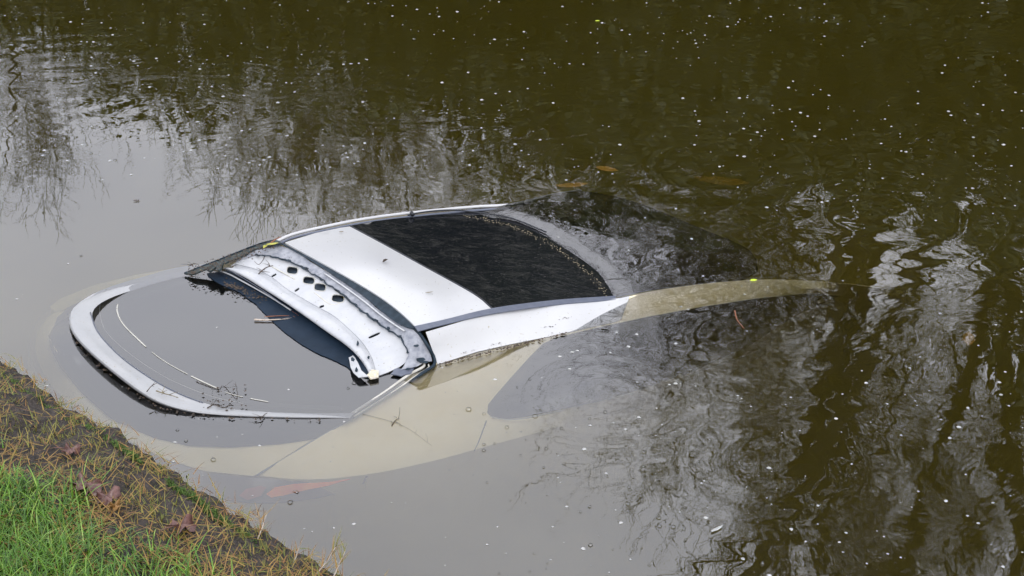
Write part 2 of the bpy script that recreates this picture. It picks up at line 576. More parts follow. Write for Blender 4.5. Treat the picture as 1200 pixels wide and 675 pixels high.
def tree_meshes(seed, H, r0, spread, first, lean=0., ntw=1.0, levels=5):
    q = random.Random(seed)
    TV, TF, CV, CF = [], [], [], []

    def grow(p, d, ln, r, lev):
        n = 5 if lev < 2 else (4 if lev < 4 else 3)
        P = [p.copy()]; Rr = [r]
        dd = d.copy()
        for i in range(n):
            j = .10 if lev == 0 else .22
            dd = (dd+Vector((q.uniform(-j, j), q.uniform(-j, j), q.uniform(-j*.6, j*.9)+(.05 if lev else 0)))).normalized()
            P.append(P[-1]+dd*(ln/n)); Rr.append(r*(1-.62*(i+1)/n) if lev else r*(1-.45*(i+1)/n))
        if lev < 2: tube_data(TV, TF, P, Rr, 7 if lev == 0 else 5)
        else: tube_data(CV, CF, P, Rr, 3)
        if lev >= levels: return
        kids = {0: 11 if H > 10 else 11, 1: 6, 2: 5, 3: 6 if H > 10 else 5, 4: 4}[lev]
        if lev >= 3: kids = max(2, int(kids*ntw))
        for k in range(kids):
            f = first+(1-first)*(k+.6)/kids if lev == 0 else .25+.75*(k+q.random())/kids
            f = min(f, .99)
            ii = int(f*n); fr = f*n-ii
            pp = P[ii].lerp(P[min(ii+1, n)], fr)
            tg = (P[min(ii+1, n)]-P[ii]).normalized()
            a = Vector((q.uniform(-1, 1), q.uniform(-1, 1), q.uniform(-.3, .5)))
            a = (a-tg*a.dot(tg)).normalized()
            ang = q.uniform(.5, 1.0)*spread
            nd_ = (tg*math.cos(ang)+a*math.sin(ang)).normalized()
            l2 = ln*(q.uniform(.38, .58)*(.6 if H > 10 else 1) if lev == 0 else q.uniform(.42, .7))*(1.15-f*.5 if lev == 0 else 1)
            grow(pp, nd_, l2, max(Rr[ii]*(q.uniform(.22, .38) if lev == 0 and H > 10 else q.uniform(.35, .55)), .0075 if H > 10 else (.005 if H > 8 else .007)), lev+1)
    grow(Vector((0, 0, -.3)), Vector((lean, 0, 1)).normalized(), H, r0, 0)
    out = []
    for nm, V_, F_, m_ in (('trunk', TV, TF, bark), ('crown', CV, CF, twigm)):
        me = bpy.data.meshes.new(nm)
        me.from_pydata([tuple(v) for v in V_], [], F_)
        me.materials.append(m_)
        me.polygons.foreach_set('use_smooth', [True]*len(me.polygons))
        out.append(me)
    return out


def plant(name, meshes, names, loc, rz, sc, label, cat, group):
    e = empty(name, loc)
    e.rotation_euler = (0, 0, rz); e.scale = (sc, sc, sc)
    put(e, label, cat, group)
    for nm, me in zip(names, meshes):
        o = bpy.data.objects.new(nm, me)
        C.objects.link(o); o.parent = e
    return e


small = [tree_meshes(s, 6.2, .09, .95, .2, 0, 1, 4) for s in (1, 2)]
mid = [tree_meshes(9, 9, .10, .8, .2, -.04, .9, 4)]
big = [tree_meshes(s, 15, .17, .72, .28, -.13, 1.15, 4) for s in (5, 6, 7)]


def refl_x(px, py, D):     # x of a thing at distance D whose mirror image shows at this column
    fwd = FOC*math.cos(PITCH)-(py-337.5)*math.sin(PITCH)
    return (px-600)/fwd*D


GT = 'bare trees on the far bank mirrored in the river'
i = 0
for (px, D, kind, v, sc, rz) in (
        (70, 21, 0, 0, .60, 0), (10, 22, 0, 1, .52, 2), (240, 22, 0, 1, .56, 1), (320, 20.5, 0, 0, .60, 4), (410, 22, 0, 1, .72, 5), (480, 23, 0, 0, .76, 2.2), (540, 21, 0, 1, .66, 0.7), (370, 24, 0, 1, .74, 3.3),
        (630, 22, 0, 1, .7, 3), (720, 23, 0, 0, .78, 1.2), (820, 22, 0, 1, .85, .4), (900, 24, 0, 0, 1.3, 2.5),
        (815, 24, 2, 0, .66, 1.2), (870, 22, 2, 0, .86, 3.2), (935, 23, 2, 0, 1.0, 4.4), (950, 23, 1, 1, .80, 2.2), (1035, 22.5, 1, 0, 1.0, 0), (1062, 23.5, 1, 1, 1.05, .3), (1130, 25, 1, 2, 1.0, 1.4), (1175, 22, 1, 2, 1.05, -.2), (1212, 23, 1, 0, 1.1, .15), (1330, 24, 1, 2, 1.05, .3)):
    x = refl_x(px, 330, D)
    plant('bare_tree', (small, big, mid)[kind][v], ('trunk', 'crown'), (x, D, 1.2), rz, sc,
          ('slim bare tree on the far bank seen as twiggy reflection' if kind != 1 else 'tall bare leaning tree on the far bank seen as dark wavy reflection'), 'tree', GT+(' low' if kind != 1 else ' tall'))


def shrub_meshes(seed, n, rx, rz_, ls=.12):
    q = random.Random(seed)
    V, F = [], []
    for _ in range(n):
        u = q.random()*2*math.pi; cz = q.uniform(-1, 1); rr = q.random()**.4
        lump = 1+.25*math.sin(3*u+seed)+.2*math.sin(5*cz+seed*2)
        s = math.sqrt(1-cz*cz)
        p = Vector((math.cos(u)*s*rx*rr*lump, math.sin(u)*s*rx*.7*rr*lump, rz_*(1+cz*rr*lump)*.95))
        a = Vector((q.uniform(-1, 1), q.uniform(-1, 1), q.uniform(-1, 1))).normalized()*ls*q.uniform(.5, 1.2)
        b = Vector((q.uniform(-1, 1), q.uniform(-1, 1), q.uniform(-1, 1))).cross(a).normalized()*a.length*.55
        k = len(V)
        V += [p-a, p+b, p+a, p-b]; F.append((k, k+1, k+2, k+3))
    me = bpy.data.meshes.new('foliage')
    me.from_pydata([tuple(v) for v in V], [], F)
    me.materials.append(leafm)
    SV, SF = [], []
    for k in range(5):
        a = q.uniform(0, 6.28)
        tube_data(SV, SF, [(0, 0, -.3), (math.cos(a)*.4, math.sin(a)*.3, rz_*.8), (math.cos(a)*rx*.6, math.sin(a)*rx*.4, rz_*1.5)], [.07, .05, .015], 5)
    ms = bpy.data.meshes.new('stem')
    ms.from_pydata([tuple(v) for v in SV], [], SF); ms.materials.append(bark)
    return [me, ms]


shr = [shrub_meshes(s, 15000, 2.6, 1.9, .085) for s in (1, 2, 3)]
GS = 'evergreen shrubs along the far bank'
x = -15
k = 0
while x < 17:
    hh = .78 if x < -4.5 else .84 if x < -1 else min(1.2, 1.02+.09*(x+1))
    hh *= rnd.uniform(.82, 1.12)
    plant('evergreen_shrub', shr[k % 3], ('foliage', 'stem'), (x, YF+2.4+rnd.uniform(-.7, .9), .9), rnd.uniform(0, 6), hh, 'dense dark evergreen shrub on the far bank mirrored in the river', 'shrub', GS)
    x += 1.75; k += 1

for k, (x_, y_, h_) in enumerate(((12.5, 19, 4.2), (17, 18.5, 4.6), (21.5, 19, 4.0), (26, 18, 4.4))):  # evergreens added out of view to keep skylight off the right-hand water
    e = plant('added_shade_tree', shr[k % 3], ('crown', 'trunk'), (x_, y_, .6), k*1.3, 1.7, 'towering dark evergreen added out of view on the right to shade the river', 'tree', 'tall evergreens added to shade the river')
    e.scale = (1.7, 1.7, h_)

# ------------------------------------------------------------------ CAR
O = W(520, 350, 0); O.z = -1.25
car = empty('sunken_car', O)
put(car, 'white hatchback sunk up to its roof in brown river water', 'car')

# side body height field
side_ctrl = [(499, 390, .11), (540, 377, .108), (577, 366, .10), (650, 356, .055), (722, 350, .01), (800, 338, -.02), (880, 330, -.04), (960, 330, -.08), (1060, 341, -.28),
             (511, 425, .004), (560, 411, 0), (600, 402, 0), (645, 393, -.002), (680, 387, -.006), (700, 381, -.012), (735, 373, -.022), (810, 357, -.03), (885, 346, -.055), (965, 339, -.10), (1060, 346, -.31),
             (412, 490, -.03), (480, 470, -.035), (520, 450, -.03), (573, 484, -.045), (600, 490, -.048), (640, 482, -.05), (700, 470, -.08), (790, 445, -.18), (890, 405, -.32), (980, 375, -.52), (1065, 360, -.6),
             (300, 556, -.055), (360, 560, -.055), (430, 554, -.055), (500, 541, -.06), (560, 526, -.065), (640, 505, -.10), (720, 482, -.20), (820, 455, -.45)]
ZS = rbf(side_ctrl)
body_poly = [p[:2] for p in cat_curve([(499, 389, 0), (540, 377, 0), (577, 366, 0), (650, 356, 0), (722, 350, 0), (765, 341, 0), (820, 333, 0), (880, 328, 0), (930, 328, 0), (1000, 333, 0), (1060, 341, 0)], 40)]
body_low = [p[:2] for p in cat_curve([(1062, 362, 0), (980, 378, 0), (900, 412, 0), (820, 455, 0), (720, 482, 0), (640, 504, 0), (560, 526, 0), (500, 542, 0), (430, 556, 0), (360, 562, 0), (301, 557, 0)], 40)]
seam = [(301, 557), (355, 524), (412, 490), (449, 460), (480, 440), (504, 433), (511, 424), (506, 408)]
sidep = sheet('side_panel', body_poly+body_low[:-1]+seam, ZS, M['paint_water_tint'], car, 8)
# dry upper strip of the side (roof rail and pillar)
rail_low = [(728, 374), (720, 377), (680, 386), (645, 394), (600, 403), (560, 412), (513, 427), (506, 408)]
sheet('roof_rail', [p for p in body_poly if p[0] < 728]+[(738, 347)]+rail_low, ZS, M['paint'], car, 7, off=.003, thick=.003)
# side glass
side_glass = [(650, 396), (700, 384), (760, 371), (820, 360), (885, 350), (945, 344), (985, 346), (930, 370), (880, 403), (800, 440), (740, 459), (700, 471), (650, 481), (610, 489), (590, 491), (577, 489), (571, 483), (572, 474), (580, 464), (600, 441), (620, 419), (636, 403)]
sheet('side_window', side_glass, ZS, M['glass_under'], car, 9, off=.003, thick=.003)
# flank below the shoulder
lowc = [(p[0], p[1]) for p in body_low]
def under(poly, zf, dz, dx, dy):
    c0 = [(x, y, zf(x, y)) for x, y in poly]
    V, F = [], []
    n = len(c0)
    for q in range(4):
        for (x, y, z) in c0:
            v = W(x, y, z)
            f = q/3
            V.append(v+Vector((dx*math.sin(f*1.5), dy*math.sin(f*1.5), dz*f)))
    for i in range(3):
        for j in range(n-1):
            a = i*n+j
            F.append((a, a+1, a+n+1, a+n))
    return V, F
V, F = under(lowc, ZS, -.75, .05, -.08)
mesh_obj('door_side', V, F, M['paint_water_tint'], car)
# seams on the side
strip_tube('door_seam', [(570, 493, ZS(570, 493)+.001), (562, 515, ZS(562, 515)), (556, 528, ZS(556, 528)-.001)], .0022, M['dark'], car, 4, 8)
strip_tube('window_seal', [(574, 488, ZS(574, 488)+.006), (600, 492, ZS(600, 492)+.006), (650, 483, ZS(650, 483)+.006), (740, 461, ZS(740, 461)+.006), (800, 443, ZS(800, 443)+.006), (890, 410, ZS(890, 410)+.006)], .002, M['pale_trim'], car, 4, 30)

# roof
FE = cat_curve([(410, 265, .112), (450, 286, .116), (500, 313.5, .117), (556, 344.5, .110), (577, 361.5, .104)], 14)
RE = cat_curve([(334, 284, .135), (365, 301, .141), (413, 328, .146), (450, 351, .143), (475, 371, .136), (487, 383, .128)], 14)
roof_ctrl = FE+RE+[(535, 371, .118), (370, 273, .125), (440, 310, .148), (500, 340, .14)]
ZR = rbf(roof_ctrl)
roof_poly = [p[:2] for p in cat_curve([(334, 284, 0), (365, 301, 0), (413, 328, 0), (450, 351, 0), (475, 371, 0), (487, 383, 0)], 20)]
roof_poly += [(530, 372), (577, 361)]
roof_poly += [p[:2] for p in cat_curve([(576, 360, 0), (556, 345, 0), (500, 313, 0), (450, 286, 0), (412, 265, 0)], 16)][1:]
roof_poly += [(398, 267), (370, 273)]
sheet('roof', roof_poly, ZR, M['paint'], car, 8, thick=.006)
# groove trims
loft('roof_trim', [[(486, 382, .133), (520, 374.5, .127), (577, 361, .110), (650, 351.5, .060), (721, 346.5, .012)], [(490, 388, .124), (522, 380, .120), (577, 367.5, .106), (650, 357, .06), (722, 351, .012)]], 34, M['groove'], car, flip=True, thick=.004)
# far rail
fr_pts = [(322, 284, .12), (345, 274, .125), (400, 261.5, .115), (440, 254.5, .09), (480, 249.5, .06), (520, 245.5, .03), (560, 242, .01), (600, 239.5, -.01), (640, 230, -.05), (680, 223, -.08)]
strip_tube('roof_rail', fr_pts, .0085, M['paint'], car, 8, 50, .8)
strip_tube('rail_seal', [(x, y+4.3, z-.004) for x, y, z in fr_pts[:8]], .008, M['groove'], car, 6, 40, .6)
# far side, hidden from the bank
far = [(60, 385, -.08), (75, 360, -.05), (130, 338, -.03), (200, 322, -.01), (238, 314, .01), (285, 297, .06), (322, 282, .11), (400, 260, .10), (480, 248, .05), (560, 241, .0), (640, 229, -.06), (700, 222, -.12)]
cf = cat_curve(far, 40)
V, F = [], []
for q in range(4):
    for p in cf:
        v = W(*p); f = q/3
        V.append(v+Vector((-.10*f, .10*f, -.012-.8*f)))
for a_ in range(3):
    for j in range(39):
        a = a_*40+j
        F.append((a, a+40, a+41, a+1))
mesh_obj('body_side', V, F, M['paint_water_tint'], car)

# windscreen
ws_ctrl = FE+[(480, 250, .055), (560, 251, .003), (600, 258, 0), (640, 275, 0), (680, 300, 0), (710, 326, 0), (722, 347, .0),
           (650, 354, .045), (560, 300, .06), (620, 330, .05), (600, 241, -.02), (680, 224, -.06), (740, 236, -.06), (820, 268, -.08), (900, 302, -.12), (925, 325, -.12), (880, 328, -.07), (800, 334, -.04), (760, 300, -.045), (700, 260, -.04)]
ZW = rbf(ws_ctrl)
ws_poly = [p[:2] for p in cat_curve([(412, 264.5, 0), (450, 285.5, 0), (500, 313, 0), (556, 344.5, 0), (577, 361.5, 0)], 16)]
ws_poly += [(650, 352.5), (721, 347), (765, 339), (820, 332), (870, 328.5)]
ws_poly += [p[:2] for p in cat_curve([(888, 318, 0), (884, 298, 0), (860, 283, 0), (820, 267, 0), (780, 250, 0), (740, 235, 0), (700, 226, 0), (675, 224, 0), (640, 229, 0), (600, 243, 0)], 24)]
ws_poly += [(560, 246.5), (520, 250), (480, 254), (440, 259)]
sheet('windscreen', ws_poly, ZW, M['screen'], car, 9, thick=.005, off=-.002)
strip_tube('windscreen_top_seal', [(410, 264.5, .113), (450, 286, .117), (500, 313.5, .118), (556, 344.5, .111), (577, 361.5, .105)], .004, M['dark'], car, 5, 30, .6)
# scum line where the glass goes under
V, F = [], []
wl = cat_curve([(548, 251, 0), (575, 256, 0), (610, 266, 0), (645, 282, 0), (680, 306, 0), (705, 328, 0), (716, 346, 0)], 260)
for (x_, y_, _) in wl:
    if rnd.random() < .8:
        x2 = x_+rnd.gauss(-5, 2.2); y2 = y_+rnd.gauss(1.5, 1)
        c = W(x2, y2, ZW(x2, y2)+.001); s_ = rnd.uniform(.0015, .004)
        k = len(V)
        V += [c+Vector((s_, 0, 0)), c+Vector((0, s_, .0005)), c+Vector((-s_, 0, 0)), c+Vector((0, -s_, .0005)), c+Vector((0, 0, s_*.8))]
        F += [(k, k+1, k+4), (k+1, k+2, k+4), (k+2, k+3, k+4), (k+3, k, k+4)]
put(mesh_obj('scum_line', V, F, M['silt'], car), kind='stuff')
# wiper showing on the far edge of the glass
strip_tube('wiper', [(478, 252, .066), (500, 248, .055), (530, 246, .036), (560, 249, .016), (600, 256, .006), (640, 272, .006)], .0035, M['dark'], car, 5, 24)
strip_tube('wiper_arm', [(482, 249, .072), (484, 252, .066)], .009, M['dark'], car, 6, 3)

# tailgate: glass, lip, lower glass, painted panel, lamps
hat_ctrl = [(238, 320, -.012), (160, 345, -.02), (115, 380, -.022), (150, 426, -.022), (215, 465, -.022), (300, 480, -.02), (405, 484, -.03), (480, 445, -.018), (440, 438, -.015), (300, 380, -.03), (200, 380, -.03), (350, 430, -.028),
            (84, 385, -.035), (110, 425, -.04), (190, 480, -.045), (255, 492, -.04), (350, 494, -.035), (410, 492, -.04), (57, 395, -.09), (95, 460, -.065), (180, 512, -.052), (270, 523, -.05), (385, 511, -.045),
            (42, 395, -.30), (60, 450, -.20), (130, 505, -.10), (200, 540, -.065), (296, 558, -.06), (360, 561, -.06), (430, 557, -.06), (150, 335, -.03), (60, 358, -.28), (340, 588, -.12), (230, 578, -.13), (420, 570, -.10), (130, 530, -.13)]
ZH0 = rbf(hat_ctrl)
def ZH(x, y): return min(ZH0(x, y), -.014)
lip_in = [(240, 319, -.006), (200, 327, -.005), (165, 337, -.003), (130, 349, .008), (112, 360, .02), (108, 371, .024), (113, 386, .026), (128, 405, .026), (150, 425, .026), (185, 448, .022), (215, 463, .014), (245, 474, .007), (270, 479, .004), (310, 482.5, .002), (360, 485, .001), (409, 487.5, -.002)]
pool_edge = [(243, 322), (253, 329), (265, 335), (281, 341), (300, 355), (310, 366), (330, 385), (352, 402), (375, 414), (392, 421), (405, 428), (415, 434), (422, 439), (432, 442), (455, 438), (475, 432), (492, 430)]
rg = [p[:2] for p in cat_curve(lip_in, 60)] + [(412, 487), (449, 458), (478, 440)] + pool_edge[::-1]
sheet('rear_window', rg, ZH, M['glass_under'], car, 10)
frit_in = [(140, 352), (137, 362), (143, 378), (160, 396), (185, 418), (215, 436), (250, 453), (275, 463), (320, 472), (400, 476)]
frit_out = [(118, 358), (118, 372), (126, 390), (150, 413), (185, 437), (215, 453), (250, 466), (285, 473), (330, 478), (402, 481)]
fp = [p[:2] for p in cat_curve([(a, b, 0) for a, b in frit_in], 40)]+[p[:2] for p in cat_curve([(a, b, 0) for a, b in frit_out], 40)][::-1]
sheet('window_border', fp, ZH, M['glass_under_l'], car, 8, off=.005, thick=.002)
fl = cat_curve([(a, b, 0) for a, b in frit_in[:9]], 200)
seg = []
for a0, a1, r_ in ((4, 62, .0030), (66, 110, .0018), (112, 146, .0030), (150, 172, .0018), (176, 198, .0024)):
    strip_tube('window_moulding', [(fl[i_][0], fl[i_][1], .0014) for i_ in range(a0, a1, 6)], r_, M['pale_trim'], car, 5, 30, .55)
strip_tube('window_moulding', [(118, 352, -.002), (117, 366, -.002), (124, 388, -.002), (150, 413, -.002), (185, 437, -.002), (215, 452, -.002), (250, 465, -.002), (285, 473, -.002)], .0016, M['pale_trim'], car, 4, 50, .5)

lip_out = [(238, 315, -.006), (200, 320, -.005), (160, 331, -.003), (125, 341, .004), (100, 351, .018), (86, 361, .026), (82.5, 371, .031), (85, 383, .034), (94, 397, .036), (112, 415, .037), (137, 436, .036), (165, 457, .030), (190, 471, .022), (222, 481, .012), (255, 485.5, .006), (300, 488, .003), (355, 489.5, .002), (410, 490, -.002)]
def offc(c, dx, dy, dz): return [(x+dx, y+dy, z+dz) for x, y, z in c]
def shr_(c, f):        # roll the edge under, less where the lip is thin
    o_ = []
    for x, y, z in c:
        k_ = max(0, min(1, (z+.004)/.03))
        a_ = f*math.pi/2
        o_.append((x-2.0*math.sin(a_)*k_, y+3.4*math.sin(a_)*k_, z-.020*(1-math.cos(a_))*k_-.003*f))
    return o_
mid = []
ci, cu = cat_curve(lip_in, 60), cat_curve(lip_out, 60)
crown = [((a[0]+b[0])/2, (a[1]+b[1])/2-.4, (a[2]+b[2])/2+.001) for a, b in zip(ci, cu)]
ridge = [(a[0]*.16+b[0]*.84, a[1]*.16+b[1]*.84, b[2]*1.0+.0025) for a, b in zip(ci, cu)]
loft('tail_spoiler', [offc(lip_in, 0, .6, -.02), lip_in, crown, ridge, lip_out]+[shr_(lip_out, f_) for f_ in (.2, .4, .6, .8, 1.)]+[offc(shr_(lip_out, 1.), 5, -6, .002)], 90, M['paint_dusty'], car, flip=True).modifiers.new('e', 'EDGE_SPLIT').split_angle = R(32)
strip_tube('spoiler_shadow_line', [(106, 366, .026), (113, 386, .028), (128, 405, .028), (150, 425, .028), (185, 448.5, .024), (215, 463.5, .016), (238, 472, .010)], .0022, M['groove'], car, 5, 50)  # grey tube drawn as the shadow line along the lip's inner edge
# black strip put in for the shadow and dark reflection under the lip
fa = [p for p in cu[20:45]]
loft('spoiler_shadow_strip', [[(x+3, y+1, z-.022) for x, y, z in fa], [(x+2, y+10, -.01) for x, y, z in fa], [(x+3, y+13, -.05) for x, y, z in fa]], 40, M['dark'], car, flip=True)
lg = [p[:2] for p in cu][18:]+[(410, 492), (385, 511), (330, 519), (270, 523), (220, 521), (180, 512), (130, 490), (95, 460), (70, 430), (59, 408), (57, 394), (63, 382), (74, 371), (82, 366)]
sheet('lower_rear_window', lg, ZH, M['glass_under'], car, 9, off=.004)
tp = [(82, 362), (60, 368), (46, 385), (40, 402), (46, 428), (62, 455), (95, 484), (130, 505), (168, 526), (200, 540), (240, 552), (296, 558), (301, 556), (355, 522), (410, 489), (300, 486), (150, 450), (90, 400)]
sheet('tailgate_panel', tp, ZH, M['paint_water_tint'], car, 9, off=-.003)
# far shoulder, pale below the water
fs = [p[:2] for p in cat_curve([(238, 314, 0), (200, 319, 0), (160, 330, 0), (120, 339, 0), (84, 358, 0)], 14)]+[(66, 366), (58, 360), (70, 350), (110, 334), (160, 322), (200, 315), (236, 311)]
sheet('body_shoulder', fs, lambda a, b: -.10-.0012*max(0, 200-a), M['paint_water_tint'], car, 8)
lens = [(105, 492), (130, 506), (168, 527), (200, 541), (240, 553), (300, 560), (360, 563), (430, 558), (426, 566), (400, 577), (370, 584), (330, 589), (290, 589), (240, 580), (190, 562), (150, 540), (115, 512)]
lamp = sheet('tail_lamp', lens, ZH, M['lamp'], car, 9, off=.002)
lamp['_o'] = tuple(O)
sheet('lamp_reflector', [(312, 579), (322, 571), (345, 567), (385, 565), (410, 561), (385, 569), (360, 574), (335, 580), (318, 583)], ZH, M['lamp_orange'], lamp, 5, off=.06, thick=.003)
sheet('lamp_reflector', [(280, 581), (288, 573), (305, 569), (312, 571), (306, 581), (290, 586)], ZH, M['lamp_red'], lamp, 5, off=.01, thick=.003)
bc = [(430, 560), (400, 577), (370, 584), (330, 590), (290, 590), (240, 582), (190, 564), (150, 543), (110, 515), (62, 470), (38, 425), (34, 400), (44, 375), (60, 362)]
V, F = under([p[:2] for p in cat_curve([(a, b, 0) for a, b in bc], 40)], ZH, -.6, -.06, -.06)
mesh_obj('rear_bumper', V, F, M['paint_water_tint'], car)
# seam between tailgate and side, with its trims
strip_tube('tailgate_seam', [(301, 557, -.05), (355, 524, -.042), (412, 490.5, -.024)], .0042, M['groove'], car, 5, 16, .5)
strip_tube('corner_seal', [(485, 383, .122), (494, 394, .10), (503, 408, .06), (509, 420, .02), (508.5, 428, .008), (500, 434, .003), (480, 447, -.004), (449, 466, -.012), (412, 490, -.02)], .0062, M['seal'], car, 6, 50)
strip_tube('corner_trim', [(497, 426, .012), (496, 430, .006), (478, 440, .001), (449, 461, -.003), (412, 485, -.008)], .0055, M['pale_trim'], car, 6, 30)
strip_tube('corner_trim', [(502, 427, .012), (502, 431, .006), (484, 443, .001), (455, 463, -.003), (415, 488, -.008)], .003, M['pale_trim'], car, 6, 30)

# rear header panel with its holes
hd_ctrl = [(x, y+2, z-.016) for x, y, z in RE]+[(321, 284, .115), (285, 302, .072), (300, 300, .085), (340, 307, .092), (400, 345, .095), (450, 378, .09), (480, 410, .06), (490, 425, .02), (505, 420, .02),
           (272, 312, .05), (300, 330, .055), (340, 355, .058), (380, 383, .055), (415, 411, .045), (433, 433, .012), (440, 439, .006), (470, 434, .006), (470, 400, .07)]
ZD = rbf(hd_ctrl, 15)
def ell(cx, cy, rx, ry, a=0, n=18, p=3.4):
    o_ = []
    for i_ in range(n):
        th = 2*math.pi*i_/n
        c_, s_ = math.cos(th), math.sin(th)
        x_ = rx*math.copysign(abs(c_)**(2/p), c_); y_ = ry*math.copysign(abs(s_)**(2/p), s_)
        o_.append((cx+x_*math.cos(a)-y_*math.sin(a), cy+x_*math.sin(a)+y_*math.cos(a)))
    return o_
slots = [ell(321, 322.5, 3.4, 1.3, -.5, 8), ell(348, 339.5, 3.4, 1.3, -.6, 8), ell(377, 359, 3., 1.5, -.35, 8)]
holesL = [ell(342.5, 316.8, 6.2, 4.0, .15), ell(361.8, 328.5, 6.6, 4.1, .12), ell(375, 336.5, 6.6, 4.2, .12), ell(396, 349.8, 7., 4.2, .12), ell(438.5, 393, 7.5, 1.5, -.42, 10)]
edge_up = [(270, 312), (283, 303), (296, 299), (312, 298.5), (332, 304), (352, 313), (372, 325), (392, 340), (410, 353), (428, 367), (446, 379), (462, 391), (474, 400), (480, 412), (478, 422), (468, 430)]
crease = [(276, 309), (300, 315), (318, 324), (336, 338), (356, 350), (370, 358), (390, 369), (408, 384), (424, 400), (434, 415), (439, 428), (441, 437)]
low = [(262, 313.5), (285, 323), (310, 338), (335, 354), (360, 371), (385, 389), (405, 403), (420, 417), (430, 432), (433, 441)]
cre = [p[:2] for p in cat_curve([(a, b, 0) for a, b in crease], 40)]
cre2 = [(a-2.2, b+3.2) for a, b in cre]
lw = [p[:2] for p in cat_curve([(a, b, 0) for a, b in low], 40)]
eu = [p[:2] for p in cat_curve([(a, b, 0) for a, b in edge_up], 40)]
sheet('header_panel', eu+[(455, 436), (441, 441)]+cre[::-1], ZD, M['metal'], car, 5, holes=slots+holesL, thick=.003)
# rolled groove and lower flange of the header
n_ = 40
cre3 = [tuple(p) for p in cat_curve([(a, b, 0) for a, b in crease], n_)]
V, F = [], []
rows = []
for (ox, oy, oz) in ((0, 0, .0), (-.6, .9, -.006), (-1.3, 2.2, -.0075), (-2.2, 3.4, -.002), (-3.4, 4.9, .0035)):
    rows.append([(a[0]+ox, a[1]+oy, ZD(a[0]+ox, a[1]+oy)+oz) for a in cre3])
lw3 = [(a, b, ZD(a, b)) for a, b in lw]
rows.append([(a[0]*.35+b[0]*.65, a[1]*.35+b[1]*.65, ZD(a[0]*.35+b[0]*.65, a[1]*.35+b[1]*.65)+.004) for a, b in zip(rows[-1], lw3)])
rows.append(lw3)
rows.append([(a-.3, b+1.2, z-.012) for a, b, z in lw3])
loft('header_flange', rows, 60, M['metal'], car, flip=True)
for (cx_, cy_, rx_, ry_) in ((342.5, 316.8, 6.2, 4.0), (361.8, 328.5, 6.6, 4.1), (375, 336.5, 6.6, 4.2), (396, 349.8, 7., 4.2)):
    e_ = ell(cx_, cy_, rx_+.3, ry_+.3, .13)
    strip_tube('hole_rim', [(a, b, ZD(a, b)+.0005) for a, b in e_+e_[:1]], .0016, M['pale_trim'], car, 5, 28)
# shallow pressed ridge between holes and flange
strip_tube('header_rib', [(318, 312, ZD(318, 312)-.001), (345, 327, ZD(345, 327)-.001), (370, 344, ZD(370, 344)-.001), (388, 357, ZD(388, 357)-.001), (402, 354, ZD(402, 354)-.001)], .0042, M['pale_trim'], car, 6, 30, .45)
# dark box section seen through the holes
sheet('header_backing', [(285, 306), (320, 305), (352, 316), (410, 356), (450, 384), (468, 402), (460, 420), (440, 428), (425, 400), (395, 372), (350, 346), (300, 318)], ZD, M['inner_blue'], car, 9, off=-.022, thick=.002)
for a, b, c_ in ((348, 316.5, 1), (392, 352, 0)):
    pass
# torn adhesive and weather strip under the roof edge
ad_up = [(322, 286), (345, 293), (372, 312), (400, 329), (425, 346), (440, 360), (455, 371), (470, 380), (484, 386), (494, 396), (503, 411), (507, 423), (497, 425), (488, 429), (470, 433)]
ad_lo = [(476, 424), (478, 416), (474, 402), (466, 393), (452, 384), (436, 372), (420, 360), (404, 347), (388, 336), (368, 323), (350, 312), (330, 303), (312, 298), (298, 299), (284, 303), (276, 306), (285, 300), (305, 291)]
sheet('torn_seal', densify_open(ad_up, 5)+densify_open(ad_lo, 3), ZD, M['flange'], car, 4, off=.004, thick=.004, jit=.8)
sheet('weather_strip', [p[:2] for p in cat_curve([(332, 285, 0), (365, 302.5, 0), (413, 329.5, 0), (450, 352.5, 0), (475, 372.5, 0), (486, 384, 0)], 24)]+[p[:2] for p in cat_curve([(484, 385, 0), (470, 381, 0), (450, 367, 0), (425, 346, 0), (405, 332, 0), (370, 309, 0), (345, 294, 0), (330, 286, 0)], 24)], ZD, M['seal'], car, 5, off=.010, thick=.004)
# pale moulding below the weather strip
strip_tube('roof_edge_moulding', [(380, 320, ZD(380, 320)+.009), (405, 337, ZD(405, 337)+.009), (428, 354, ZD(428, 354)+.009), (445, 368, ZD(445, 368)+.009), (462, 380, ZD(462, 380)+.009), (474, 388, ZD(474, 388)+.008)], .0042, M['metal'], car, 6, 24, .6)
# jagged dark tear line
tear = [(x+rnd.uniform(-1.2, 1.2), y+rnd.uniform(-1, 1), ZD(x, y)+.007) for x, y, _ in cat_curve([(300, 298.5, 0), (330, 303, 0), (350, 311.5, 0), (368, 322, 0), (388, 335.5, 0), (404, 347.5, 0), (420, 361, 0), (436, 373, 0), (452, 385, 0), (466, 393, 0), (474, 403, 0), (479, 414, 0)], 70)]
V, F = [], []
tube_data(V, F, [W(*p) for p in tear], [rnd.uniform(.002, .0062) for _ in tear], 5, .6)
mesh_obj('tear_line', V, F, M['seal'], car)
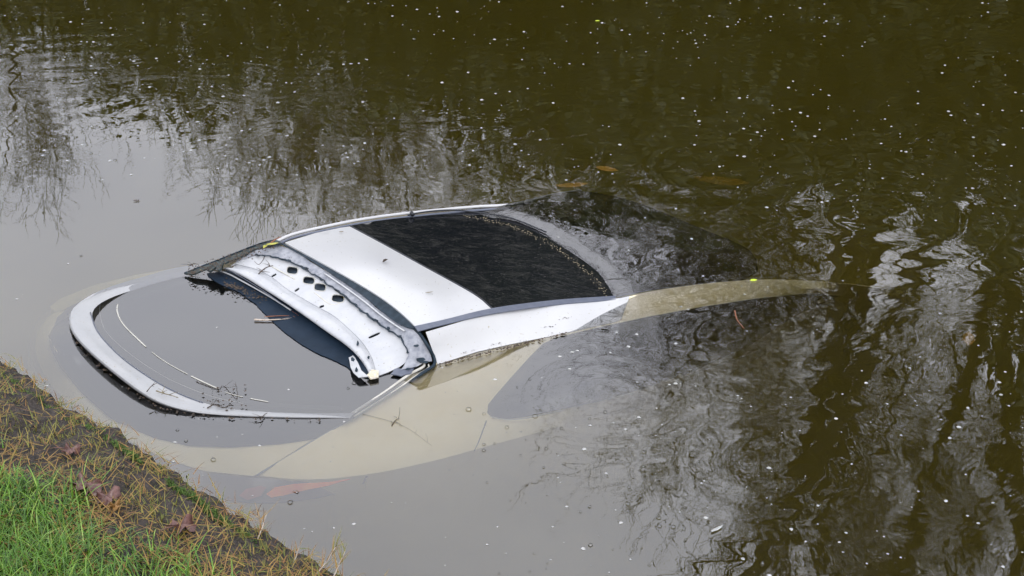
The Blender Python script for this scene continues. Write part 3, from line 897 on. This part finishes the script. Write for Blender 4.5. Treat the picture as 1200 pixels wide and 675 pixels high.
# dark well between header and pool
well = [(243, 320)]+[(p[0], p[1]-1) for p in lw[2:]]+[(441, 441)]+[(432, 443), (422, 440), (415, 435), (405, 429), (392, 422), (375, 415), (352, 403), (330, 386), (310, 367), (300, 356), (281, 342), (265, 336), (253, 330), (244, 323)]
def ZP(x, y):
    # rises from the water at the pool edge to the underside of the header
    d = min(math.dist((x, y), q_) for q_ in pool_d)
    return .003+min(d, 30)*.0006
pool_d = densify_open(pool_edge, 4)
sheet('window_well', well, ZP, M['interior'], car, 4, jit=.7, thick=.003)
strip_tube('well_rail', [(252, 315, .018), (270, 322, .02), (285, 330, .021), (305, 341, .021), (325, 353, .02), (341, 363.5, .018)], .0042, M['metal'], car, 6, 24, .6)
strip_tube('well_rail', [(266, 315, .040), (290, 329, .040), (312, 343, .040), (330, 356, .038)], .0018, M['groove'], car, 5, 24, .6)
for (cx_, cy_, sx_, sy_) in ((493, 421, 5.5, 3.2), (488, 405, 3.6, 1.6), (498, 424, 6, 1.8), (478, 432, 3, 1.5), (468, 394, 3, 1.5), (455, 384, 3.5, 1.5), (440, 375, 4, 1.6), (357, 314, 4, 1.4), (338, 305, 4, 1.2), (413, 421, 2.5, 3), (418, 433, 2, 3), (427, 439, 2.5, 2), (419, 402, 1.5, 3), (432, 419, 2, 2)):
    q_ = [(cx_+math.cos(k_*.898)*sx_*rnd.uniform(.4, 1.2), cy_+math.sin(k_*.898)*sy_*rnd.uniform(.4, 1.2)) for k_ in range(7)]
    sheet('torn_rubber', q_, ZD, M['seal'], car, 3, off=.010, thick=.003)
# near bottom corner: torn plates
sheet('torn_plate', [(409, 419), (414, 416), (419, 424), (424, 434), (431, 441), (420, 442), (414, 437), (411, 430)], lambda a, b: .02, M['metal'], car, 3, thick=.003, jit=.6)
sheet('torn_foam', [(430, 439), (436, 433), (444, 434), (444, 441), (434, 443)], lambda a, b: .016, M['cream_frag'], car, 2.5, thick=.006, jit=.5)
sheet('torn_plate', [(464, 431), (476, 433), (486, 430), (482, 437), (470, 440), (458, 438)], lambda a, b: .010, M['groove'], car, 3, thick=.004, jit=.6)
# slimy seal lifted along the far edge
fs_up = [(216, 320), (240, 310), (262, 302), (284, 293), (304, 285.5), (322, 280.5)]
fs_dn = [(331, 284.5), (316, 287), (300, 291), (284, 299), (270, 305.5), (262, 309), (257, 317), (252, 313), (246, 318), (240, 315), (228, 320.5)]
sheet('lifted_seal', densify_open(fs_up, 5)+densify_open(fs_dn, 4), lambda a, b: .012+max(0, (a-216))*.0011, M['green_black'], car, 4, thick=.008, jit=.9)
strip_tube('seal_edge', [(216, 320, .012), (262, 302, .064), (300, 287, .107), (322, 281, .128)], .0035, M['seal'], car, 5, 24)

# ------------------------------------------------------------------ DEBRIS ON THE CAR AND WATER
def twig(name, pts, r, mat, label, cat='twig', side=0):
    P = [W(*p) for p in cat_curve(pts, max(6, len(pts)*4))]
    base = P[0].copy()
    V, F = [], []
    tube_data(V, F, P, [r*(1-.6*i_/len(P)) for i_ in range(len(P))], 5)
    for s_ in range(side):
        i_ = rnd.randrange(1, len(P)-1)
        d = (P[i_+1]-P[i_])
        q_ = P[i_]+Vector((rnd.uniform(-1, 1), rnd.uniform(-1, 1), rnd.uniform(0, .4))).normalized()*rnd.uniform(.015, .045)
        tube_data(V, F, [P[i_], P[i_].lerp(q_, .5)+Vector((.002, 0, .002)), q_], [r*.6, r*.4, r*.25], 4)
    return put(mesh_obj(name, V, F, mat, loc=base), label, cat)


twig('pale_stick', [(298, 374.5, .006), (312, 375, .006), (329, 374, .008)], .0045, M['palestick'], 'pale split stick floating in the flooded rear window', 'stick')
twig('thin_twig', [(310, 371, .008), (335, 370, .012), (360, 372, .014)], .0018, M['redtwig'], 'thin brown twig lying beside the pale stick over the dark well', side=2)
twig('thin_twig', [(320, 375, .008), (345, 373, .012), (368, 371, .014)], .0014, M['palestick'], 'thin straw-coloured twig crossing the dark well of the rear window', side=1)
twig('brown_twig', [(316, 286, .135), (322, 281, .145), (329, 277.5, .15)], .0034, M['redtwig'], 'red-brown twig sticking up at the far rear corner of the roof')
twig('dark_twig', [(172, 459, .045), (178, 452, .052), (184, 449, .054)], .002, M['twig'], 'dark twig standing on the white tail spoiler', side=2)
twig('seed_string', [(183, 458, .042), (192, 461, .04), (203, 464, .036), (208, 466, .034)], .0026, M['silt'], 'olive seed string lying along the white tail spoiler', side=6)
twig('dark_twig', [(243, 478, .012), (252, 474, .012), (262, 478, .012), (272, 474, .01)], .0022, M['twig'], 'tangle of dark twigs at the thin end of the tail spoiler', side=7)
twig('dark_twig', [(305, 492, .006), (310, 486, .008), (313, 484, .010)], .0022, M['twig'], 'short dark twig on the thin spoiler edge near the tailgate corner', side=3)
twig('fine_root', [(230, 447, .002), (255, 456, .002), (262, 452, .002), (278, 468, .002), (276, 448, .002)], .0012, M['twig'], 'fine hair-like root floating above the submerged rear window', side=5)
twig('fine_root', [(424, 485, .002), (455, 493, .002), (478, 502, .002), (506, 522, .002)], .0006, M['twig'], 'long fine root floating over the submerged cream side panel', side=2)
twig('fine_root', [(459, 499, .002), (463, 493, .002), (468, 490, .002)], .0018, M['twig'], 'small dark root fragment floating over the submerged side panel', side=4)
twig('dark_twig', [(221, 312, .02), (228, 309, .03), (233, 310, .03)], .002, M['twig'], 'small forked dark twig beyond the lifted far seal', side=4)
twig('red_stem', [(861, 364, .002), (864, 375, .002), (872, 385, .002)], .0028, M['redtwig'], 'orange-red stem floating beside the submerged side window', 'stem')
twig('dark_twig', [(310, 300, .095), (308, 305, .095), (303, 310, .09), (298, 306, .09)], .0018, M['twig'], 'curled dark root lying on the white header panel', side=0)
twig('dark_twig', [(303, 321, .066), (311, 314, .075), (320, 311, .08)], .0026, M['twig'], 'dark broken twig lying on the white header panel', side=6)


def leaf(name, px, py, z, ln, wd, rz, mat, label, cat='leaf', curl=.2, tilt=0.):
    c = W(px, py, z)
    V, F = [], []
    n = 8
    for i_ in range(n+1):
        t_ = i_/n
        hw = wd*.5*math.sin(math.pi*min(1, t_*.94+.03))**.8*(1+.12*math.sin(i_*2.4))
        x_ = (t_-.5)*ln
        for s_ in (-1, -.5, 0, .5, 1):
            V.append(Vector((x_, s_*hw, curl*abs(s_)*hw+.1*ln*(t_-.5)**2*2)))
    for i_ in range(n):
        for j in range(4):
            a = i_*5+j
            F.append((a, a+5, a+6, a+1))
    o = mesh_obj(name, V, F, mat)
    m = o.modifiers.new('s', 'SOLIDIFY'); m.thickness = max(.0006, ln*.012)
    o.location = c; o.rotation_euler = (tilt, 0, rz)
    return put(o, label, cat)


leaf('seed_pod', 451.5, 306, .150, .032, .012, 1.0, M['twig'], 'small brown leaf curled on the white roof near its middle', curl=1.2)
leaf('leaf_crumb', 503, 342.5, .146, .03, .006, .25, M['silt'], 'thin line of leaf crumbs on the white roof near the side rail')
leaf('leaf_crumb', 400, 271.5, .128, .02, .008, .2, M['silt'], 'grey leaf speck on the white roof at the windscreen corner')
leaf('yellow_leaf', 319, 286, .142, .05, .018, .35, M['yleaf'], 'yellow leaf caught at the far rear corner of the roof')
leaf('yellow_leaf', 311, 289.5, .135, .03, .016, 1.2, M['yleaf'], 'small crumpled yellow leaf below the larger yellow leaf at the roof corner', curl=.8)
leaf('green_leaf', 883, 328.5, .003, .03, .02, .3, M['gleaf'], 'bright yellow-green leaf floating over the sunken windscreen pillar')
leaf('sunken_leaf', 711, 199, -.05, .12, .06, -.5, M['oleaf'], 'orange leaf sunk just under the water beyond the windscreen')
leaf('sunken_leaf', 670, 218, -.07, .16, .06, .2, M['oleaf'], 'yellow leaf sunk beside the far edge of the windscreen')
leaf('sunken_leaf', 845, 214, -.32, .30, .11, -.3, M['oleaf'], 'large blurred orange leaf deep in the rippled water')
leaf('sunken_leaf', 1135, 398, -.18, .12, .05, 1.3, M['oleaf'], 'small brown-orange leaf sunk among the tree reflections')
leaf('floating_leaf', 160, 235, .003, .03, .014, .3, M['twig'], 'small dark leaf floating on the pale sky reflection')
leaf('floating_leaf', 840, 620, .003, .05, .012, .7, M['foam'], 'pale narrow scrap floating beside the tree reflections', 'scrap')
leaf('yellow_fleck', 700, 24.5, .003, .03, .02, .3, M['gleaf'], 'tiny yellow-green leaf floating far out on dark water')

# crumbs of dirt along the waterline of the side
def crumbs(name, spots, mat, zoff, parent=None, smin=.0015, smax=.004):
    V, F = [], []
    for (x_, y_, z_) in spots:
        c = W(x_, y_, z_+zoff); s_ = rnd.uniform(smin, smax)
        k = len(V)
        V += [c+Vector((s_*rnd.uniform(.6, 1.4), 0, 0)), c+Vector((0, s_, 0)), c+Vector((-s_*rnd.uniform(.6, 1.4), 0, 0)), c+Vector((0, -s_, 0)), c+Vector((0, 0, s_*.7))]
        F += [(k, k+1, k+4), (k+1, k+2, k+4), (k+2, k+3, k+4), (k+3, k, k+4)]
    o = mesh_obj(name, V, F, mat, parent)
    o['kind'] = 'stuff'
    return o


sp = []
for (x0, y0, x1, y1, n_c) in ((575, 404, 588, 402, 10), (637, 384, 652, 381, 16), (655, 374, 670, 371, 10), (540, 415, 560, 409, 8)):
    for _ in range(n_c):
        t_ = rnd.random(); x_ = x0+(x1-x0)*t_; y_ = y0+(y1-y0)*t_+rnd.uniform(-1, 1)
        sp.append((x_, y_, ZS(x_, y_)))
for _ in range(60):
    x_ = rnd.uniform(515, 720); y_ = 427-(x_-511)*.245+rnd.uniform(-4, 3)
    sp.append((x_, y_, ZS(x_, y_)+.002))
crumbs('dirt_crumbs', sp, M['twig'], .004, smin=.001, smax=.0028)
sp = []
for _ in range(70):
    x_ = rnd.uniform(350, 560); y_ = rnd.uniform(280, 365)
    if inside((x_, y_), roof_poly): sp.append((x_, y_, ZR(x_, y_)))
for _ in range(60):
    t_ = rnd.random(); x_ = 322+t_*60; y_ = 291+t_*38+rnd.gauss(0, 2.5)
    sp.append((x_, y_, ZD(x_, y_)+.01))
crumbs('roof_dirt', sp, M['twig'], .001, smin=.0008, smax=.002)
sp = []
for _ in range(260):
    t_ = rnd.random(); x_ = 222+t_*100+rnd.gauss(0, 2); y_ = 318-t_*34+rnd.gauss(0, 3.5)+2
    sp.append((x_, y_, .02+t_*.11))
for _ in range(110):
    t_ = rnd.random(); x_ = 262+t_*50+rnd.gauss(0, 3); y_ = 330+t_*22+rnd.gauss(0, 2.5)
    sp.append((x_, y_, .006))
for _ in range(60):
    x_ = rnd.gauss(190, 10); y_ = 470+(x_-190)*.55+rnd.gauss(0, 2)
    sp.append((x_, y_, .003))
for _ in range(35):
    x_ = rnd.gauss(258, 18); y_ = rnd.gauss(468, 8)
    sp.append((x_, y_, .004))
for _ in range(150):
    t_ = rnd.random(); x_ = 515+t_*150; y_ = 426-(x_-511)*.245+abs(rnd.gauss(0, 1.2))+1
    sp.append((x_, y_, 0.001))
for _ in range(90):
    a_ = cu[rnd.randrange(18, 56)]
    sp.append((a_[0]+rnd.gauss(0, 1.5), a_[1]+8*max(0, a_[2])/.036+rnd.uniform(0, 3), .001))
crumbs('floating_debris', sp, M['twig'], .004, smin=.002, smax=.006)

# foam flecks: more of them far out
def fleck_density(x_, y_):
    d = .05
    if y_ < 260: d += .8*(1-y_/320)*(1 if x_ < 1000 else .45)
    if x_ > 650 and y_ > 130: d += .16 if y_ < 300 else .10
    return d
V, F = [], []
cnt = 0
while cnt < 2100:
    px_, py_ = rnd.uniform(-250, 1450), rnd.uniform(-60, 720)
    if rnd.random() > fleck_density(px_, py_): continue
    if inside((px_, py_), roof_poly) or inside((px_, py_), [(430, 255), (560, 240), (720, 347), (640, 395), (510, 425), (400, 440), (250, 330), (320, 280)]): continue
    if py_ > 425+(px_)*.62: continue
    if inside((px_, py_), [(80, 350), (240, 312), (240, 325), (110, 365), (250, 480), (410, 486), (410, 492), (240, 488), (80, 400)]): continue
    c = W(px_, py_, .0)
    if mn0.noise(Vector((c.x*.9, c.y*.9, 4))) < rnd.uniform(-.55, .35): continue
    s_ = rnd.choice((.0013, .0016, .0020, .0024, .0030, .0040, .0058))*rnd.uniform(.8, 1.3)*(1.35 if py_ < 200 else 1.1)
    if py_ < 250: s_ *= 1.05
    n = 7; k = len(V); a0 = rnd.random()*6
    for j in range(n):
        r_ = s_*rnd.uniform(.7, 1.2)
        V.append(c+Vector((math.cos(a0+j*6.283/n)*r_, math.sin(a0+j*6.283/n)*r_, .0006)))
    for j in range(n):
        V.append(c+Vector((math.cos(a0+j*6.283/n)*s_*.6, math.sin(a0+j*6.283/n)*s_*.6, s_*.35)))
    V.append(c+Vector((0, 0, s_*.5)))
    for j in range(n):
        j2 = (j+1) % n
        F += [(k+j, k+j2, k+n+j2, k+n+j), (k+n+j, k+n+j2, k+2*n)]
    cnt += 1
put(mesh_obj('foam_flecks', V, F, M['foam']), kind='stuff')

# bubbles
bm_, t_, o_ = newmat('bubble_film')
fr_ = nd(t_, 'ShaderNodeFresnel', IOR=1.5)
g_ = nd(t_, 'ShaderNodeBsdfGlossy', Roughness=.02)
tr_ = nd(t_, 'ShaderNodeBsdfTransparent')
mx_ = nd(t_, 'ShaderNodeMixShader')
t_.links.new(fr_.outputs[0], mx_.inputs[0]); t_.links.new(tr_.outputs[0], mx_.inputs[1]); t_.links.new(g_.outputs[0], mx_.inputs[2]); t_.links.new(mx_.outputs[0], o_.inputs[0])
M['bubble'] = bm_
spots = [(549, 480, .011), (627, 488, .010), (594, 501, .008), (567, 485, .006), (567, 528, .007), (567, 521, .006), (340, 589, .009), (348, 577, .006), (345, 576, .005), (250, 539, .009), (415, 449, .009), (408, 455, .006),
         (709, 483, .007), (691, 491, .006), (736, 591, .008), (738, 574, .006), (691, 594, .006), (692, 639, .007), (737, 571, .006), (764, 512, .009), (754, 530, .008), (783, 520, .008), (772, 607, .008), (773, 617, .007), (789, 618, .008),
         (680, 600, .005), (637, 548, .005), (218, 517, .006), (208, 504, .006), (640, 526, .006), (658, 502, .006), (400, 240, .006), (505, 428, .004), (95, 300, .006), (135, 188, .008), (107, 180, .008)]
for _ in range(45):
    spots.append((rnd.uniform(560, 800), rnd.uniform(440, 680), rnd.uniform(.002, .005)))
V, F = [], []
for (x_, y_, r_) in spots:
    c = W(x_, y_, 0)
    n = 12; k = len(V)
    for q in range(4):
        ph = q/4*math.pi/2
        for j in range(n):
            V.append(c+Vector((math.cos(j*6.283/n)*r_*math.cos(ph), math.sin(j*6.283/n)*r_*math.cos(ph), r_*.75*math.sin(ph)+.0004)))
    V.append(c+Vector((0, 0, r_*.75)))
    for q in range(3):
        for j in range(n):
            a = k+q*n+j; b = k+q*n+(j+1) % n
            F.append((a, b, b+n, a+n))
    for j in range(n):
        F.append((k+3*n+j, k+3*n+(j+1) % n, k+4*n))
put(mesh_obj('air_bubbles', V, F, M['bubble']), kind='stuff')

# ------------------------------------------------------------------ NEAR BANK
BZ = .40
edge_px = [(-260, 290), (-120, 352), (0, 421), (39, 447), (78, 475), (105, 490), (130, 502), (169, 532), (204, 556), (235, 574), (275, 602), (314, 627), (353, 650), (392, 671), (450, 705), (560, 765), (760, 870)]
E_ = [W(a, b, BZ-.04) for a, b in edge_px]
E_ = [Vector(p) for p in cat_curve([tuple(e) for e in E_], 260)]
inl = Vector((-.63, -.77, 0)).normalized()
from mathutils import noise as mn


def bank_z(p, d):
    z_ = BZ-.04+.11*(1-math.exp(-d/.35))
    z_ += .020*mn.fractal(Vector((p.x*5, p.y*5, 0)), 1, 2, 4)
    z_ += .009*mn.fractal(Vector((p.x*24, p.y*24, 3)), 1, 2, 3)*min(1, d/.02+.3)
    return z_


offs = [-.03, -.03, -.022, -.010, 0, .012, .025, .04, .055, .075, .095, .12, .145, .17, .2, .23, .26, .3, .34, .38, .43, .48, .54, .6, .68, .76, .86, 1., 1.2, 1.5, 2., 3., 5., 9.]
V, F = [], []
for i_, e in enumerate(E_):
    wob = .028*mn.fractal(Vector((i_*.16, 0, 5)), 1, 2, 4)
    for k_, d in enumerate(offs):
        p = e+inl*(d+wob)
        if k_ == 0: p.z = -1.25
        elif k_ == 1: p.z = .05
        elif k_ == 2: p.z = BZ-.12
        elif k_ == 3: p.z = BZ-.07+.01*mn.noise(p*9)
        else: p.z = bank_z(p, d)
        V.append(p)
n = len(offs)
for i_ in range(len(E_)-1):
    for j in range(n-1):
        a = i_*n+j
        F.append((a, a+n, a+n+1, a+1))
soil = surf('dark_peaty_soil', (.012, .009, .008), (.055, .043, .038), 38, .75, 0, .012, 70, detail=8, speck=((.16, .12, .08), 120, .66))
put(mesh_obj('bank', V, F, soil), kind='structure')


def on_bank(px_, py_):
    """point of the bank seen in this direction, and distance from its edge"""
    p = W(px_, py_, BZ+.02)
    best = None
    for e in E_[::6]:
        dd = (p-e); dd.z = 0
        if best is None or dd.length < best[0].length: best = (dd, e)
    d = best[0].dot(inl)
    p.z = bank_z(p, max(d, 0))
    return p, d


bsp = [on_bank(rnd.uniform(-140, 470), rnd.uniform(385, 790)) for _ in range(6500)]
bsp = [s for s in bsp if s[1] > -.012]


def blade(V, F, T, p, ln, wd, az, lean, tint, curl=.5, n=4):
    d = Vector((math.cos(az), math.sin(az), 0)); s_ = Vector((-d.y, d.x, 0))
    k = len(V); q = p.copy(); an = lean
    for i_ in range(n+1):
        t = i_/n
        w_ = wd*(1-t)**.7*.5+.0002
        V.append(q-s_*w_); V.append(q+s_*w_); T += [tint, tint]
        q = q+(d*math.sin(an)+Vector((0, 0, math.cos(an))))*(ln/n)
        an += curl/n
    for i_ in range(n):
        a = k+i_*2
        F.append((a, a+1, a+3, a+2))


grassm = surf('green_grass', (.06, .14, .02), (.16, .28, .05), 9, .42, tint=((.018, .065, .004), (.05, .15, .006), (.11, .26, .012), (.28, .40, .07)))
strawm = surf('dry_grass', (.25, .13, .05), (.35, .22, .08), 9, .6, tint=((.05, .028, .012), (.17, .075, .016), (.27, .16, .035), (.17, .18, .02), (.06, .12, .010)))
mossm = surf('moss', (.025, .06, .008), (.08, .15, .02), 60, .8, tint=((.03, .06, .01), (.09, .16, .025)))
GV, GF, GTt = [], [], []
DV, DF, DT = [], [], []
MV, MF, MT = [], [], []
for p, d in bsp:
    nn = mn.noise(Vector((p.x*3.2, p.y*3.2, 7)))
    green = (d-.30+.16*nn)/.16
    gp = max(0, min(1, green))
    if rnd.random() < gp:
        for _ in range(5):
            q = p+Vector((rnd.gauss(0, .018), rnd.gauss(0, .018), -.004))
            blade(GV, GF, GTt, q, rnd.uniform(.03, .10), rnd.uniform(.0020, .0042), rnd.uniform(0, 6.28), rnd.uniform(.05, 1.0), min(1, max(0, rnd.gauss(.42, .33))), rnd.uniform(.2, 1.9))
    dens = (.62 if d > .26 else .34) if d > .07 else .25
    dens *= .55+1.3*max(0, mn.noise(Vector((p.x*6, p.y*6, 2)))+.35)
    if rnd.random() < dens*(1-.55*gp):
        n_b = 2 if d < .2 else 3
        for _ in range(n_b):      # matted stems lying flat
            az = rnd.gauss(2.2, .9) if rnd.random() < .5 else rnd.uniform(0, 6.28)
            ln = rnd.uniform(.02, .085)
            h0 = rnd.uniform(.002, .014)
            q = p+Vector((rnd.gauss(0, .02), rnd.gauss(0, .02), h0))
            T = min(1, max(0, rnd.gauss(.40+.25*gp, .25)))
            blade(DV, DF, DT, q, ln, rnd.uniform(.0014, .0036), az, rnd.uniform(1.1, 1.5), T, rnd.uniform(-.5, 1.3), 4)
    if d > .02 and rnd.random() < .30+.9*max(0, mn.noise(Vector((p.x*5, p.y*5, 11)))):
        for _ in range(6):
            q = p+Vector((rnd.gauss(0, .012), rnd.gauss(0, .012), -.002))
            blade(DV, DF, DT, q, rnd.uniform(.012, .035), rnd.uniform(.0012, .0026), rnd.uniform(0, 6.28), rnd.uniform(.2, 1.2), rnd.uniform(.55, 1), .4, 3)
# tufts at the very edge
for i_ in range(430):
    e = E_[rnd.randrange(20, 250)]
    p = e+inl*rnd.uniform(-.012, .05); p.z = bank_z(p, .02)-.006
    for _ in range(rnd.randint(1, 4)):
        az = rnd.uniform(0, 6.28)
        blade(DV, DF, DT, p+Vector((rnd.gauss(0, .006), rnd.gauss(0, .006), 0)), rnd.uniform(.015, .05), rnd.uniform(.0012, .0024), az, rnd.uniform(.3, 1.3), rnd.choice((.3, .5, .75, .95)), .8, 4)
# moss cushions
for (x0, y0, x1, y1, n_m) in ((134, 504, 166, 529, 320), (196, 548, 232, 571, 260), (234, 572, 268, 596, 330), (100, 486, 130, 500, 90), (0, 420, 90, 480, 120), (270, 598, 300, 618, 60)):
    for _ in range(n_m):
        t = rnd.random()
        p, d = on_bank(x0+(x1-x0)*t+rnd.gauss(-2, 2), y0+(y1-y0)*t+rnd.gauss(2, 2))
        p.z += rnd.uniform(-.012, .010)
        for _ in range(4):
            blade(MV, MF, MT, p+Vector((rnd.gauss(0, .003), rnd.gauss(0, .003), 0)), rnd.uniform(.004, .011), .0035, rnd.uniform(0, 6.28), rnd.uniform(0, 1.3), rnd.random(), .6, 2)
put(mesh_obj('green_grass', GV, GF, grassm, vcol=GTt, smooth=False), kind='stuff')
put(mesh_obj('dry_grass', DV, DF, strawm, vcol=DT, smooth=False), kind='stuff')
put(mesh_obj('moss', MV, MF, mossm, vcol=MT, smooth=False), kind='stuff')

bleaf = surf('wet_brown_leaf', (.075, .035, .032), (.17, .085, .075), 60, .35, 0, .002, 90)
bl2 = surf('ochre_leaf', (.20, .10, .025), (.30, .16, .05), 60, .5, 0, .002, 90)


def lobed_leaf(name, px_, py_, size, rz, mat, label, tilt=(0, 0), lobes=5):
    p, d = on_bank(px_, py_)
    p.z += .022
    V, F = [Vector((0, 0, .004))], []
    n = 60
    for ring in (.5, 1.):
        for i_ in range(n):
            th = 2*math.pi*i_/n
            r_ = size*(.62+.38*abs(math.cos(th*lobes/2))**1.4)*(1+.06*math.sin(th*17))
            if abs(th-math.pi) < .25: r_ *= .55
            rr = r_*ring
            V.append(Vector((math.cos(th)*rr, math.sin(th)*rr*.85, .010*math.sin(th*lobes)*ring+.006*math.sin(th*3+1)*ring)))
    for i_ in range(n):
        j = (i_+1) % n
        F += [(0, 1+i_, 1+j), (1+i_, 1+n+i_, 1+n+j, 1+j)]
    tube_data(V, F, [Vector((-size*.3, 0, .005)), Vector((-size*1.1, size*.15, .008)), Vector((-size*1.5, size*.3, .004))], [.0012, .001, .0008], 4)
    o = mesh_obj(name, V, F, mat)
    o.modifiers.new('s', 'SOLIDIFY').thickness = .0008
    o.location = p; o.rotation_euler = (tilt[0], tilt[1], rz)
    return put(o, label, 'leaf')


lobed_leaf('dead_leaf', 103, 578, .055, 2.0, bleaf, 'large wet purple-brown dead leaf lying on the grassy bank', (.25, .1))
lobed_leaf('dead_leaf', 125, 588, .040, .5, bleaf, 'torn brown dead leaf touching the large purple-brown leaf', (.1, -.2), 4)
lobed_leaf('dead_leaf', 213, 622, .045, 1.1, bleaf, 'flat brown dead leaf among dry stems halfway down the bank edge', (.1, .2))
lobed_leaf('dead_leaf', 136, 603, .018, 1.1, bl2, 'small curled ochre leaf below the torn brown leaf', (.4, .2), 3)
lobed_leaf('dead_leaf', 82, 527, .028, .3, bleaf, 'small grey-brown leaf pressed into bare soil of the bank', (.1, .1), 4)


def sprig(px_, py_, h, label, az, n=9, seed=1):
    q_ = random.Random(seed)
    p, d = on_bank(px_, py_)
    V, F, T = [], [], []
    dirv = Vector((math.cos(az)*.8, math.sin(az)*.8, .62)).normalized()
    P = [p.copy()]
    for i_ in range(6):
        dirv = (dirv+Vector((q_.uniform(-.15, .15), q_.uniform(-.15, .15), .10))).normalized()
        P.append(P[-1]+dirv*h/6)
    TV, TF = [], []
    tube_data(TV, TF, P, [.0022*(1-.12*i_) for i_ in range(7)], 5)
    e = empty('grass_sprig', p)
    put(e, label, 'grass sprig')
    mesh_obj('stem', TV, TF, M['palestick'] if seed != 3 else strawm, e)
    for i_ in range(n):
        b = P[1+q_.randrange(6)]
        blade(V, F, T, b, h*q_.uniform(.35, .7), .0026, az+q_.uniform(-1.3, 1.3), q_.uniform(.1, 1.0), q_.choice((.2, .35, .45, .75)), q_.uniform(-.3, .8), 4)
    mesh_obj('blades', V, F, strawm, e, vcol=T, smooth=False)


sprig(366, 662, .10, 'branching straw-coloured sprig overhanging the water at the lower end of the bank', .3, 16, 1)
sprig(388, 660, .075, 'small dry sprig at the very lower end of the bank edge', 1.0, 10, 2)
sprig(342, 640, .06, 'short green-tipped sprig at the bank edge before the branching straw sprig', .9, 6, 4)
sprig(300, 615, .07, 'thin upright seed stalk at the bank edge above the short sprig', 1.2, 5, 5)
